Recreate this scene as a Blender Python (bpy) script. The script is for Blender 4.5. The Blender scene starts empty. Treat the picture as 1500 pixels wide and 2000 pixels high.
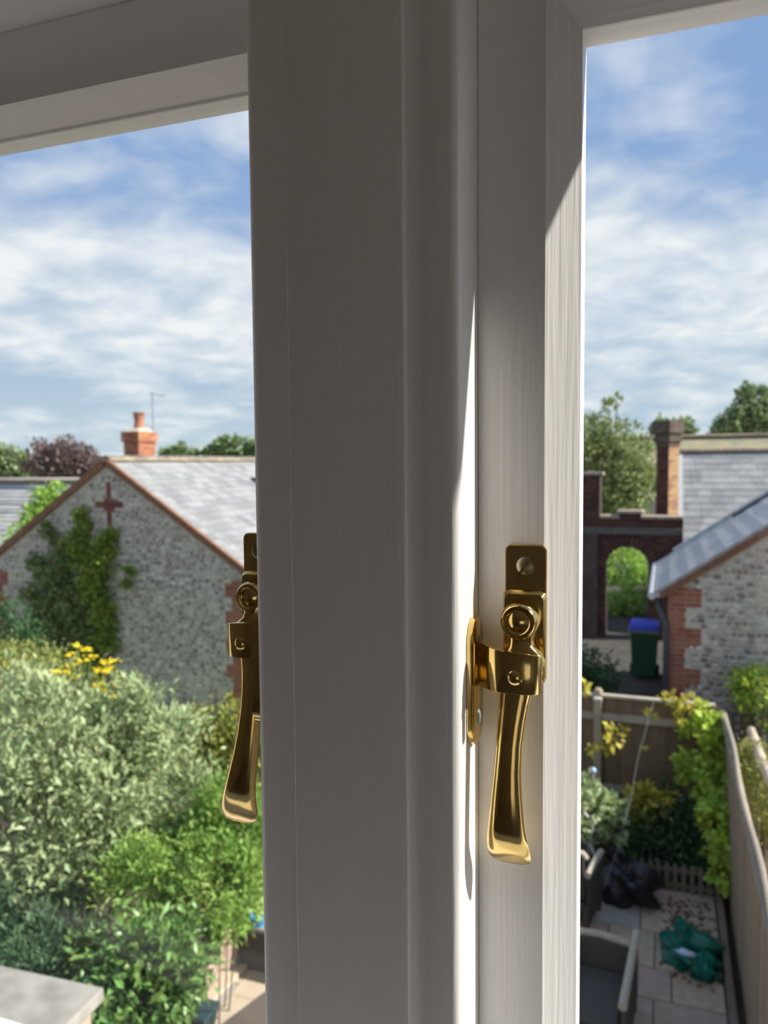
import bpy, bmesh, math, random
import numpy as np
from mathutils import Vector, Matrix

random.seed(7)
RNG = np.random.default_rng(11)
SC = bpy.context.scene
COL = SC.collection

# ------------------------------------------------------------------ camera
FPX = 1520.0                      # focal length in pixels of the 1500 x 2000 frame
YAW, PITCH, ROLL = math.radians(20.0), math.radians(-3.6), math.radians(-0.5)
CAM = np.array([0.0516, -0.3100, 4.8])
FWD = np.array([-math.sin(YAW) * math.cos(PITCH), math.cos(YAW) * math.cos(PITCH), math.sin(PITCH)])
_r0 = np.array([math.cos(YAW), math.sin(YAW), 0.0])
_u0 = np.cross(_r0, FWD)
RIGHT = _r0 * math.cos(ROLL) + _u0 * math.sin(ROLL)
UP = np.cross(RIGHT, FWD)

cam = bpy.data.cameras.new('camera')
cam.sensor_fit = 'VERTICAL'
cam.sensor_height = 36.0
cam.lens = 36.0 * FPX / 2000.0
cam.clip_start, cam.clip_end = 0.01, 5000
cam.dof.use_dof = True
cam.dof.focus_distance = 0.315
cam.dof.aperture_fstop = 17.0
camo = bpy.data.objects.new('camera', cam)
COL.objects.link(camo)
camo.matrix_world = Matrix(((RIGHT[0], UP[0], -FWD[0], CAM[0]), (RIGHT[1], UP[1], -FWD[1], CAM[1]),
                            (RIGHT[2], UP[2], -FWD[2], CAM[2]), (0, 0, 0, 1)))
SC.camera = camo

def ray(px, py): return FWD + RIGHT * (px - 750) / FPX - UP * (py - 1000) / FPX
def on(px, py, axis, val):
    d = ray(px, py)
    return CAM + d * ((val - CAM[axis]) / d[axis])
def at(px, py, D): return CAM + ray(px, py) * D
def pix(P):
    v = np.asarray(P, float) - CAM
    z = v @ FWD
    return 750 + FPX * (v @ RIGHT) / z, 1000 - FPX * (v @ UP) / z, z

# ------------------------------------------------------------------ view, world, sun
SC.view_settings.view_transform = 'Standard'
SC.view_settings.look = 'None'
SC.view_settings.gamma = 1.0
SC.view_settings.use_curve_mapping = False
SC.view_settings.exposure = 0.42
SC.cycles.use_denoising = True
SC.cycles.max_bounces = 10
SC.cycles.diffuse_bounces = 6
SC.cycles.glossy_bounces = 6
SC.cycles.transparent_max_bounces = 24
SC.cycles.sample_clamp_indirect = 6.0

def setup_world():
    w = bpy.data.worlds.new('sky'); SC.world = w; w.use_nodes = True
    nt = w.node_tree; nt.nodes.clear()
    N = lambda t: nt.nodes.new(t)
    L = nt.links.new
    tc = N('ShaderNodeTexCoord'); sep = N('ShaderNodeSeparateXYZ'); L(tc.outputs['Generated'], sep.inputs[0])
    def math_(op, a, b=None, c=None):
        m = N('ShaderNodeMath'); m.operation = op
        for i, v in enumerate((a, b, c)):
            if v is None: continue
            if isinstance(v, (int, float)): m.inputs[i].default_value = v
            else: L(v, m.inputs[i])
        return m.outputs[0]
    z = math_('MAXIMUM', sep.outputs[2], 0.0)
    # clear-sky colour by elevation
    def ramp(fac, stops):
        r = N('ShaderNodeValToRGB'); L(fac, r.inputs[0])
        e = r.color_ramp.elements
        while len(e) < len(stops): e.new(0.5)
        for k, (p, c) in enumerate(stops):
            e[k].position = p; e[k].color = (*c, 1) if len(c) == 3 else c
        return r.outputs[0]
    blue = ramp(z, [(0.0, (.56, .68, .77)), (.10, (.46, .60, .75)), (.22, (.34, .49, .74)), (.36, (.27, .42, .71)), (1.0, (.15, .29, .58))])
    # cloud layer: direction projected on a flat layer
    den = math_('ADD', z, 0.22)
    cx = math_('DIVIDE', sep.outputs[0], den); cy = math_('DIVIDE', sep.outputs[1], den)
    comb = N('ShaderNodeCombineXYZ'); L(cx, comb.inputs[0]); L(cy, comb.inputs[1])
    def noise(scale, detail, rough, dist, off):
        mp = N('ShaderNodeMapping'); L(comb.outputs[0], mp.inputs[0]); mp.inputs['Location'].default_value = off
        n = N('ShaderNodeTexNoise'); L(mp.outputs[0], n.inputs['Vector'])
        n.inputs['Scale'].default_value = scale; n.inputs['Detail'].default_value = detail
        n.inputs['Roughness'].default_value = rough; n.inputs['Distortion'].default_value = dist
        return n.outputs[0]
    n1 = noise(1.9, 7, .52, .35, (3.1, 1.7, 0))
    n2 = noise(5.0, 6, .52, .3, (0.4, 5.2, 0))
    n = math_('ADD', math_('MULTIPLY', n1, .72), math_('MULTIPLY', n2, .28))
    # coverage by elevation: hazy streaks low, a bank of white cloud above them, wisps higher up
    cov = ramp(z, [(0.0, (.10,) * 3), (.08, (.12,) * 3), (.155, (.22,) * 3), (.24, (.27,) * 3), (.29, (.13,) * 3), (.36, (.07,) * 3), (.5, (.12,) * 3), (1.0, (.12,) * 3)])
    m = math_('SUBTRACT', math_('ADD', n, cov), .56)
    fac = math_('MULTIPLY', m, 4.4)
    cl = N('ShaderNodeClamp'); L(fac, cl.inputs[0])
    shade = ramp(n2, [(.3, (.68, .76, .83)), (.60, (.99, 1.0, 1.0))])
    mix = N('ShaderNodeMix'); mix.data_type = 'RGBA'
    L(math_('MULTIPLY', cl.outputs[0], .88), mix.inputs['Factor']); L(blue, mix.inputs['A']); L(shade, mix.inputs['B'])
    bg = N('ShaderNodeBackground'); L(mix.outputs['Result'], bg.inputs[0]); bg.inputs[1].default_value = 0.76
    out = N('ShaderNodeOutputWorld'); L(bg.outputs[0], out.inputs[0])
setup_world()

SUN_TO = Vector((1.0, 0.22, 0.74)).normalized()       # towards the sun: far right, a little outside the window plane
sun = bpy.data.lights.new('sun', 'SUN')
sun.energy = 6.8; sun.angle = math.radians(0.7); sun.color = (1.0, .95, .87)
suno = bpy.data.objects.new('sun', sun); COL.objects.link(suno)
suno.rotation_euler = (-SUN_TO).to_track_quat('-Z', 'Y').to_euler()
suno.location = (8, 4, 14)

# ------------------------------------------------------------------ materials
MATS = {}
def mat(name, col, rough=.7, var=.0, scale=8.0, col2=None, bump=0.0, bscale=None, metal=0.0, stretch=(1, 1, 1), rnd=0.0,
        trans=0.0, spec=.5, coat=0.0, bdist=.002):
    """procedural surface: two colours mixed by noise, optional per-piece variation, optional bump"""
    if name in MATS: return MATS[name]
    m = bpy.data.materials.new(name); m.use_nodes = True; MATS[name] = m
    nt = m.node_tree; L = nt.links.new; N = nt.nodes.new
    b = nt.nodes['Principled BSDF']; out = nt.nodes['Material Output']
    b.inputs['Roughness'].default_value = rough; b.inputs['Metallic'].default_value = metal
    b.inputs['Specular IOR Level'].default_value = spec
    b.inputs['Coat Weight'].default_value = coat
    tc = N('ShaderNodeTexCoord'); mp = N('ShaderNodeMapping'); L(tc.outputs['Object'], mp.inputs[0])
    mp.inputs['Scale'].default_value = stretch
    c = None
    if var or col2:
        n = N('ShaderNodeTexNoise'); L(mp.outputs[0], n.inputs['Vector'])
        n.inputs['Scale'].default_value = scale; n.inputs['Detail'].default_value = 5
        r = N('ShaderNodeValToRGB'); L(n.outputs[0], r.inputs[0])
        a2 = col2 or tuple(x * (1 - var) for x in col)
        r.color_ramp.elements[0].position = .34; r.color_ramp.elements[0].color = (*a2, 1)
        r.color_ramp.elements[1].position = .66; r.color_ramp.elements[1].color = (*col, 1)
        c = r.outputs[0]
    if rnd:
        oi = N('ShaderNodeObjectInfo'); g = N('ShaderNodeNewGeometry')
        ad = N('ShaderNodeMath'); ad.operation = 'ADD'; L(oi.outputs['Random'], ad.inputs[0]); L(g.outputs['Random Per Island'], ad.inputs[1])
        fr = N('ShaderNodeMath'); fr.operation = 'FRACT'; L(ad.outputs[0], fr.inputs[0])
        mr = N('ShaderNodeMapRange'); L(fr.outputs[0], mr.inputs[0]); mr.inputs[3].default_value = 1 - rnd; mr.inputs[4].default_value = 1 + rnd
        hs = N('ShaderNodeHueSaturation'); L(mr.outputs[0], hs.inputs['Value'])
        mr2 = N('ShaderNodeMapRange'); L(fr.outputs[0], mr2.inputs[0]); mr2.inputs[3].default_value = .5 - rnd * .06; mr2.inputs[4].default_value = .5 + rnd * .05
        L(mr2.outputs[0], hs.inputs['Hue'])
        if c is not None: L(c, hs.inputs['Color'])
        else: hs.inputs['Color'].default_value = (*col, 1)
        c = hs.outputs[0]
    if c is not None: L(c, b.inputs['Base Color'])
    else: b.inputs['Base Color'].default_value = (*col, 1)
    if bump:
        n = N('ShaderNodeTexNoise'); L(mp.outputs[0], n.inputs['Vector'])
        n.inputs['Scale'].default_value = bscale or scale * 3; n.inputs['Detail'].default_value = 6
        bp = N('ShaderNodeBump'); L(n.outputs[0], bp.inputs['Height']); bp.inputs['Strength'].default_value = bump; bp.inputs['Distance'].default_value = bdist
        L(bp.outputs[0], b.inputs['Normal'])
    if trans:
        t = N('ShaderNodeBsdfTranslucent'); mx = N('ShaderNodeMixShader'); mx.inputs[0].default_value = trans
        if c is not None: L(c, t.inputs[0])
        else: t.inputs[0].default_value = (*col, 1)
        L(b.outputs[0], mx.inputs[1]); L(t.outputs[0], mx.inputs[2]); L(mx.outputs[0], out.inputs[0])
    return m

paint = mat('white_gloss_paint', (.87, .855, .84), rough=.36, var=.03, scale=60, bump=.55, bscale=420, stretch=(1, 1, .035), bdist=.0006)
paint_h = mat('white_gloss_paint_rail', (.87, .855, .84), rough=.36, var=.03, scale=60, bump=.55, bscale=420, stretch=(.035, 1, 1), bdist=.0006)
wallpaint = mat('room_wall_paint', (.78, .71, .64), rough=.8)
brass = mat('brass', (.80, .60, .24), rough=.13, metal=1.0, col2=(.66, .46, .16), scale=90, bump=.05, bscale=300, bdist=.0004)
brass_old = mat('tarnished_brass', (.42, .36, .22), rough=.38, metal=1.0, col2=(.25, .22, .15), scale=500)
verdigris = mat('verdigris_screw', (.45, .52, .46), rough=.45, metal=.6, col2=(.22, .30, .24), scale=700)

def glass_mat():
    m = bpy.data.materials.new('window_glass'); m.use_nodes = True
    nt = m.node_tree; L = nt.links.new; nt.nodes.clear()
    fr = nt.nodes.new('ShaderNodeFresnel'); fr.inputs[0].default_value = 1.45
    t = nt.nodes.new('ShaderNodeBsdfTransparent'); t.inputs[0].default_value = (.985, .99, .985, 1)
    g = nt.nodes.new('ShaderNodeBsdfGlossy'); g.inputs['Roughness'].default_value = .0
    ge = nt.nodes.new('ShaderNodeNewGeometry'); fm = nt.nodes.new('ShaderNodeMath'); fm.operation = 'SUBTRACT'; fm.use_clamp = True
    L(fr.outputs[0], fm.inputs[0]); L(ge.outputs['Backfacing'], fm.inputs[1])      # the exit face adds no mirror of its own
    mx = nt.nodes.new('ShaderNodeMixShader'); L(fm.outputs[0], mx.inputs[0]); L(t.outputs[0], mx.inputs[1]); L(g.outputs[0], mx.inputs[2])
    o = nt.nodes.new('ShaderNodeOutputMaterial'); L(mx.outputs[0], o.inputs[0])
    return m
glass = glass_mat()

# ------------------------------------------------------------------ mesh helpers
WL = {}                      # world location of each object (all parents are unrotated)
def wl(o): return WL.get(o.name, np.zeros(3))
def place(o, parent, loc, rot=None, scale=None):
    loc = np.asarray(loc, float)
    if parent is not None:
        o.parent = parent; o.location = loc - wl(parent)
    else: o.location = loc
    if rot is not None: o.rotation_euler = rot
    if scale is not None: o.scale = scale
    COL.objects.link(o); WL[o.name] = loc
    return o
def tag(o, label=None, cat=None, group=None, kind=None):
    if label: o['label'] = label
    if cat: o['category'] = cat
    if group: o['group'] = group
    if kind: o['kind'] = kind
    return o
def thing(name, label, cat, loc, group=None, kind=None):
    o = bpy.data.objects.new(name, None); o.empty_display_size = .05
    place(o, None, loc); return tag(o, label, cat, group, kind)

class MB:
    """collects shapes in world coordinates, builds one mesh object"""
    def __init__(s): s.v = []; s.f = []
    def add(s, v, f):
        k = len(s.v); s.v += [tuple(map(float, p)) for p in v]; s.f += [tuple(i + k for i in q) for q in f]; return s
    def box(s, lo, hi):
        x0, y0, z0 = lo; x1, y1, z1 = hi
        return s.add([(x0, y0, z0), (x1, y0, z0), (x1, y1, z0), (x0, y1, z0), (x0, y0, z1), (x1, y0, z1), (x1, y1, z1), (x0, y1, z1)],
                     [(3, 2, 1, 0), (4, 5, 6, 7), (0, 1, 5, 4), (1, 2, 6, 5), (2, 3, 7, 6), (3, 0, 4, 7)])
    def hexa(s, b, t):       # bottom 4 points, top 4 points
        return s.add(list(b) + list(t), [(3, 2, 1, 0), (4, 5, 6, 7), (0, 1, 5, 4), (1, 2, 6, 5), (2, 3, 7, 6), (3, 0, 4, 7)])
    def beam(s, a, b, w, h, up=(0, 0, 1)):
        a = np.asarray(a, float); b = np.asarray(b, float); d = b - a; d /= np.linalg.norm(d)
        x = np.cross(d, up); x /= np.linalg.norm(x); y = np.cross(x, d)
        q = [-x * w / 2 - y * h / 2, x * w / 2 - y * h / 2, x * w / 2 + y * h / 2, -x * w / 2 + y * h / 2]
        return s.hexa([a + p for p in q], [b + p for p in q])
    def prism(s, pts, axis, lo, hi):     # pts: 2D polygon in the other two axes (ordered x,y / x,z / y,z)
        n = len(pts); v = []
        for h in (lo, hi):
            for p in pts:
                q = [p[0], p[1]]; q.insert(axis, h); v.append(q)
        f = [tuple(range(n))[::-1], tuple(range(n, 2 * n))] + [(i, (i + 1) % n, (i + 1) % n + n, i + n) for i in range(n)]
        return s.add(v, f)
    def tube(s, path, r, n=8, closed=False):
        P = [np.asarray(p, float) for p in path]; R = r if isinstance(r, (list, tuple)) else [r] * len(P)
        v = []; ref = np.array([.0, 0, 1])
        for i, p in enumerate(P):
            d = P[min(i + 1, len(P) - 1)] - P[max(i - 1, 0)]; d /= np.linalg.norm(d) + 1e-12
            k = ref if abs(d @ ref) < .95 else np.array([1.0, 0, 0])
            x = np.cross(d, k); x /= np.linalg.norm(x); y = np.cross(d, x)
            v += [p + R[i] * (math.cos(a) * x + math.sin(a) * y) for a in [2 * math.pi * j / n for j in range(n)]]
        f = [(i * n + j, i * n + (j + 1) % n, (i + 1) * n + (j + 1) % n, (i + 1) * n + j) for i in range(len(P) - 1) for j in range(n)]
        f += [tuple(range(n))[::-1], tuple(range((len(P) - 1) * n, len(P) * n))]
        return s.add(v, f)
    def lathe(s, prof, c, axis=(0, 0, 1), n=24):   # prof: (radius, height) along axis
        c = np.asarray(c, float); d = np.asarray(axis, float); d /= np.linalg.norm(d)
        k = np.array([0, 0, 1.0]) if abs(d[2]) < .9 else np.array([1.0, 0, 0])
        x = np.cross(k, d); x /= np.linalg.norm(x); y = np.cross(d, x); v = []
        for r, h in prof:
            v += [c + d * h + r * (math.cos(a) * x + math.sin(a) * y) for a in [2 * math.pi * j / n for j in range(n)]]
        m = len(prof)
        f = [(i * n + j, i * n + (j + 1) % n, (i + 1) * n + (j + 1) % n, (i + 1) * n + j) for i in range(m - 1) for j in range(n)]
        f += [tuple(range(n))[::-1], tuple(range((m - 1) * n, m * n))]
        return s.add(v, f)
    def loft(s, rings, cap=True):
        n = len(rings[0]); v = [p for r in rings for p in r]
        f = [(i * n + j, i * n + (j + 1) % n, (i + 1) * n + (j + 1) % n, (i + 1) * n + j) for i in range(len(rings) - 1) for j in range(n)]
        if cap: f += [tuple(range(n))[::-1], tuple(range((len(rings) - 1) * n, len(rings) * n))]
        return s.add(v, f)
    def mesh(s, name, origin=(0, 0, 0), smooth=False, bevel=0.0, seg=2, sub=0):
        o = np.asarray(origin, float)
        me = bpy.data.meshes.new(name)
        me.from_pydata([tuple(np.asarray(p) - o) for p in s.v], [], s.f)
        bm = bmesh.new(); bm.from_mesh(me)
        bmesh.ops.recalc_face_normals(bm, faces=bm.faces)
        if bevel:
            es = [e for e in bm.edges if len(e.link_faces) == 2 and e.calc_face_angle(0) > .6]
            bmesh.ops.bevel(bm, geom=es, offset=bevel, segments=seg, profile=.5, affect='EDGES', clamp_overlap=True)
        bm.to_mesh(me); bm.free()
        if smooth:
            for p in me.polygons: p.use_smooth = True
            me.set_sharp_from_angle(angle=math.radians(smooth if smooth is not True else 40))
        return me
    def build(s, name, m, parent=None, origin=None, smooth=False, bevel=0.0, seg=2, sub=0):
        if origin is None:
            origin = wl(parent) if parent is not None else np.mean(np.array(s.v), axis=0)
        me = s.mesh(name, origin, smooth, bevel, seg)
        me.materials.append(m)
        o = bpy.data.objects.new(name, me); place(o, parent, origin)
        if sub:
            md = o.modifiers.new('sub', 'SUBSURF'); md.levels = md.render_levels = sub
        return o
def struct(name, mb, m, label, cat, **k):
    return tag(mb.build(name, m, **k), label, cat, kind='structure')

def raw_mesh(name, V, Fq, m):       # V (n,3), F (k,3|4) numpy
    me = bpy.data.meshes.new(name)
    V = np.ascontiguousarray(V, np.float32); Fq = np.ascontiguousarray(Fq, np.int32)
    k = Fq.shape[1]
    me.vertices.add(len(V)); me.vertices.foreach_set('co', V.ravel())
    me.loops.add(Fq.size); me.loops.foreach_set('vertex_index', Fq.ravel())
    me.polygons.add(len(Fq)); me.polygons.foreach_set('loop_start', np.arange(0, Fq.size, k, dtype=np.int32))
    me.update(calc_edges=True); me.validate(); me.materials.append(m)
    return me

def score(p):
    x, y, z = pix(p)
    if z < .2: return 0
    vis = (-25 < x < 505 or 1120 < x < 1525) and -20 < y < 2020
    return (1.0 if vis else .001) / z

def pieces(parent, name, base, m, T, nmax=300, rest='loose_pieces', smooth=False):
    """T: list of (loc, 3x3 matrix incl. scale). The best seen nmax become objects sharing one mesh, the rest one 'stuff' part."""
    order = sorted(range(len(T)), key=lambda i: -score(T[i][0]))
    if not base.materials: base.materials.append(m)
    good = [i for i in order[:nmax] if score(T[i][0]) > 1e-3]
    gs = set(good)
    for i in good:
        o = bpy.data.objects.new(name, base); p, R = T[i]
        o.parent = parent
        M4 = Matrix(np.asarray(R).tolist()).to_4x4(); M4.translation = Vector(np.asarray(p, float) - wl(parent))
        o.matrix_local = M4; COL.objects.link(o)
    rest_i = [i for i in range(len(T)) if i not in gs]
    if rest_i:
        bv = np.array([v.co[:] for v in base.vertices]); bf = [tuple(p.vertices) for p in base.polygons]
        k = len(bf[0]); assert all(len(q) == k for q in bf)
        bf = np.array(bf); Vs = []; Fs = []
        for j, i in enumerate(rest_i):
            p, R = T[i]
            Vs.append(bv @ np.asarray(R, float).T + np.asarray(p, float) - wl(parent)); Fs.append(bf + j * len(bv))
        me = raw_mesh(rest, np.vstack(Vs), np.vstack(Fs), m)
        o = bpy.data.objects.new(rest, me); place(o, parent, wl(parent)); o['kind'] = 'stuff'

def unit_box(name, bevel=0.0):
    b = MB().box((-.5, -.5, -.5), (.5, .5, .5)); return b.mesh(name)
def dome_mesh(name, n=7):      # a lumpy flint: flattened dome facing -Y, unit size, triangles only
    v = [(0, -.5, 0)] + [(.34 * math.cos(a) * random.uniform(.85, 1.1), -.38, .34 * math.sin(a) * random.uniform(.85, 1.1)) for a in [2 * math.pi * i / n for i in range(n)]]
    v += [(.5 * math.cos(a + .2), .3, .5 * math.sin(a + .2)) for a in [2 * math.pi * i / n for i in range(n)]]
    f = []
    for i in range(n):
        j = (i + 1) % n
        f += [(0, 1 + i, 1 + j), (1 + i, 1 + n + i, 1 + j), (1 + j, 1 + n + i, 1 + n + j)]
    b = MB().add(v, f); me = b.mesh(name)
    return me
def rotz(a):
    c, s = math.cos(a), math.sin(a); return np.array([[c, -s, 0], [s, c, 0], [0, 0, 1.0]])
def frame_m(u, v, n, s): return np.array([np.asarray(u) * s[0], np.asarray(v) * s[1], np.asarray(n) * s[2]]).T
def nrm(v): v = np.asarray(v, float); return v / np.linalg.norm(v)

# ------------------------------------------------------------------ room shell (the window wall, and the room behind the camera)
FLOOR, CEIL = 3.3, 5.75
XW0, XW1, YB = -1.9, 2.3, -3.6
WIN_L, WIN_R, WIN_B, WIN_T = -.70, 1.35, 4.383, 5.20       # structural opening
carpet = mat('carpet', (.46, .41, .35), rough=.95, var=.2, scale=60)
struct('floor', MB().box((XW0 - .1, YB - .1, FLOOR - .1), (XW1 + .1, -.07, FLOOR)), carpet, 'beige carpet floor of the room', 'floor')
struct('ceiling', MB().box((XW0 - .1, YB - .1, CEIL), (XW1 + .1, .075, CEIL + .1)), wallpaint, 'white ceiling of the room', 'ceiling')
wf = MB()
wf.box((XW0 - .1, -.07, FLOOR - .1), (WIN_L, .075, CEIL)); wf.box((WIN_R, -.07, FLOOR - .1), (XW1 + .1, .075, CEIL))
wf.box((WIN_L, -.07, FLOOR - .1), (WIN_R, .075, WIN_B)); wf.box((WIN_L, -.07, WIN_T), (WIN_R, .075, CEIL))
struct('wall_front', wf, wallpaint, 'pale plastered wall around the casement window', 'wall')
struct('wall_left', MB().box((XW0 - .1, YB - .1, FLOOR), (XW0, -.07, CEIL)), wallpaint, 'pale plastered side wall of the room', 'wall')
struct('wall_right', MB().box((XW1, YB - .1, FLOOR), (XW1 + .1, -.07, CEIL)), wallpaint, 'pale plastered wall on the sunny side', 'wall')
wb = MB()
BX0, BX1, BZ0, BZ1 = .45, 2.1, 3.35, 4.65  # opening added out of view to let sky light into the room
wb.box((XW0, YB - .1, FLOOR), (BX0, YB, CEIL)); wb.box((BX1, YB - .1, FLOOR), (XW1, YB, CEIL))
wb.box((BX0, YB - .1, FLOOR), (BX1, YB, BZ0)); wb.box((BX0, YB - .1, BZ1), (BX1, YB, CEIL))
struct('wall_back', wb, wallpaint, 'unseen back wall with an opening added to light the window frames', 'wall')

# ------------------------------------------------------------------ window: mullion, head, sill, sashes
def arc(cx, cy, r, a0, a1, n=7):
    return [(cx + r * math.cos(math.radians(a0 + (a1 - a0) * i / (n - 1))), cy + r * math.sin(math.radians(a0 + (a1 - a0) * i / (n - 1)))) for i in range(n)]
ML, MR = -.1085, -.0205            # mullion sides
YF = -.0310                        # mullion front
prof = [(ML, .040)] + arc(ML + .0058, YF + .0072, .0058, 180, 262, 8)
prof += [(ML + .0125, YF + .0009), (-.0893, YF + .0016), (-.0888, YF + .0008)]
prof += [(-.0886, YF - .0010)] + arc(-.0876, YF - .0018, .0010, 175, 268, 5)
prof += [(-.0440, YF - .0028)] + arc(-.0412, YF - .0018, .0010, -90, -10, 5)
prof += [(-.0399, YF + .0016), (-.0388, YF + .0032), (-.0373, YF + .0041), (-.0355, YF + .0037), (-.0340, YF + .0024), (-.0325, YF + .0012), (-.0310, YF + .0008)]
prof += arc(MR - .0040, YF + .0048, .0040, -90, 0, 8)
prof += [(MR, .040)]
mull = struct('trim_1', MB().prism(prof, 2, WIN_B + .02, WIN_T - .02), paint, 'white painted vertical mullion between the two casements', 'mullion', smooth=28)
ZH = float(on(120, 33, 1, .016)[2])     # underside of the frame head
hd = MB().prism(arc(YF + .005, ZH + .005, .005, 180, 270, 6) + [(.024, ZH), (.024, WIN_T), (YF, WIN_T)], 0, WIN_L, WIN_R)
struct('trim_2', hd, paint_h, 'white painted frame head above both casements', 'window frame', smooth=28)
jb = MB().box((WIN_L, YF, WIN_B), (WIN_L + .05, .055, ZH))
struct('trim_3', jb, paint, 'white painted window jamb on the far side', 'window frame', bevel=.003)
jb = MB().box((WIN_R - .05, YF, WIN_B), (WIN_R, .055, ZH))
struct('trim_4', jb, paint, 'white painted window jamb on the sunny side', 'window frame', bevel=.003)
sl = MB().box((WIN_L - .06, -.26, WIN_B - .005), (WIN_R + .06, -.0705, WIN_B + .022)).box((WIN_L + .001, -.0705, WIN_B + .0005), (WIN_R - .001, .1, WIN_B + .0215))
struct('trim_5', sl, paint_h, 'white painted window board under the casements', 'window sill', bevel=.003)

def sash(name, label, x_st0, x_st1, far0, far1, y0, ztop, zbev, zgl, bw, bd, sgn):
    """casement: x_st0 mullion side of the hung stile, x_st1 its inner arris, glass bw further on and bd deeper"""
    zb0 = WIN_B + .023; zb1 = zb0 + .019
    r = tag(bpy.data.objects.new(name, None), label, 'window', kind='structure'); place(r, None, (x_st0, y0, zb0))
    gx = x_st1 + sgn * bw; fx = far0 - sgn * bw
    yb = y0 + bd + .0155                                     # outer face
    e = .0014                                          # thin reveal at the glass
    def st(a, b, nm, g0):
        p = [(a, y0), (b, y0), (g0, y0 + bd), (g0 + (e if g0 > b else -e), y0 + bd + .0008), (g0 + (e if g0 > b else -e), yb), (a, yb)]
        return MB().prism(p, 2, zb0, ztop).build(nm, paint, r, smooth=25)
    st(x_st0, x_st1, 'stile', gx); st(far1, far0, 'stile', fx)
    lo, hi = sorted((x_st1, far0)); glo, ghi = sorted((gx, fx))
    def rail(nm, zo, zi, zg):
        d = -1 if zi < zo else 1
        v = []
        for x_o, x_g in ((lo, glo), (hi, ghi)):
            v += [(x_o, y0, zo), (x_o, y0, zi), (x_g, y0 + bd, zg), (x_g, y0 + bd + .0008, zg + d * e), (x_g, yb, zg + d * e), (x_o, yb, zo)]
        f = [(0, 1, 2, 3, 4, 5), (11, 10, 9, 8, 7, 6)] + [(i, (i + 1) % 6, (i + 1) % 6 + 6, i + 6) for i in range(6)]
        MB().add(v, f).build(nm, paint_h, r, smooth=25)
    rail('top_rail', ztop, zbev, zgl); rail('bottom_rail', zb0, zb1, zb1 + (zbev - zgl))
    gy = y0 + bd + .0022
    MB().box((glo - .004, gy, zb1 - .004), (ghi + .004, gy + .003, zgl + .006)).build('glass_pane', glass, r)
    return r
Y0L = .016
zl_bev = float(on(400, 121, 1, Y0L)[2]); zl_gl = float(on(400, 219, 1, Y0L + .034)[2])
sash('window_1', 'left casement window with a pane over the flint gable', ML - .0002, ML - .0185, WIN_L + .09, WIN_L + .052, Y0L, ZH - .001, zl_bev, zl_gl, .0095, .022, -1)
zr_gl = float(on(1200, 70, 1, .0215)[2])
sash('window_2', 'right casement window with a pane over the patio', MR + .0002, .0061, WIN_R - .09, WIN_R - .052, 0.0, ZH - .001, zr_gl + .0150, zr_gl, .0112, .0085, 1)

# ------------------------------------------------------------------ brass casement fasteners
def slab_ring(pts, y): return [(x, y, z) for x, z in pts]
def rrect(x0, x1, z0, z1, r, n=5, corners=(1, 1, 1, 1)):   # br, tr, tl, bl
    p = []
    for k, (cx, cz, a) in enumerate(((x1 - r, z0 + r, -90), (x1 - r, z1 - r, 0), (x0 + r, z1 - r, 90), (x0 + r, z0 + r, 180))):
        if corners[k]: p += [(cx + r * math.cos(math.radians(a + 90 * i / (n - 1))), cz + r * math.sin(math.radians(a + 90 * i / (n - 1)))) for i in range(n)]
        else: p += [((x1, z0), (x1, z1), (x0, z1), (x0, z0))[k]]
    return p
def slot_screw(parent, c, axis, r, m, slot_ang, name='screw', dome=.35):
    """round-headed slotted screw: head made of two half domes with a real slot between them"""
    c = np.asarray(c, float); d = nrm(axis); k = np.array([0, 0, 1.0]) if abs(d[2]) < .9 else np.array([1.0, 0, 0])
    x = nrm(np.cross(k, d)); y = np.cross(d, x); ca, sa = math.cos(slot_ang), math.sin(slot_ang)
    u = x * ca + y * sa; w = -x * sa + y * ca; b = MB(); g = r * .14; n = 9
    for s in (-1, 1):
        rings = []
        for rr, h in ((1.0, -.3), (1.0, 0), (.8, dome * .55), (.45, dome * .9)):
            R = r * rr; a0 = math.asin(min(.98, g / R))
            ring = [c + u * R * math.cos(a0 + (math.pi - 2 * a0) * i / (n - 1)) + w * s * R * math.sin(a0 + (math.pi - 2 * a0) * i / (n - 1)) + d * r * h for i in range(n)]
            rings.append(ring)
        b.loft(rings)
    b.lathe([(r * .96, -r * .5), (r * .96, -r * .12)], c, d, 16)
    return b.build(name, m, parent, smooth=30)

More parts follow.
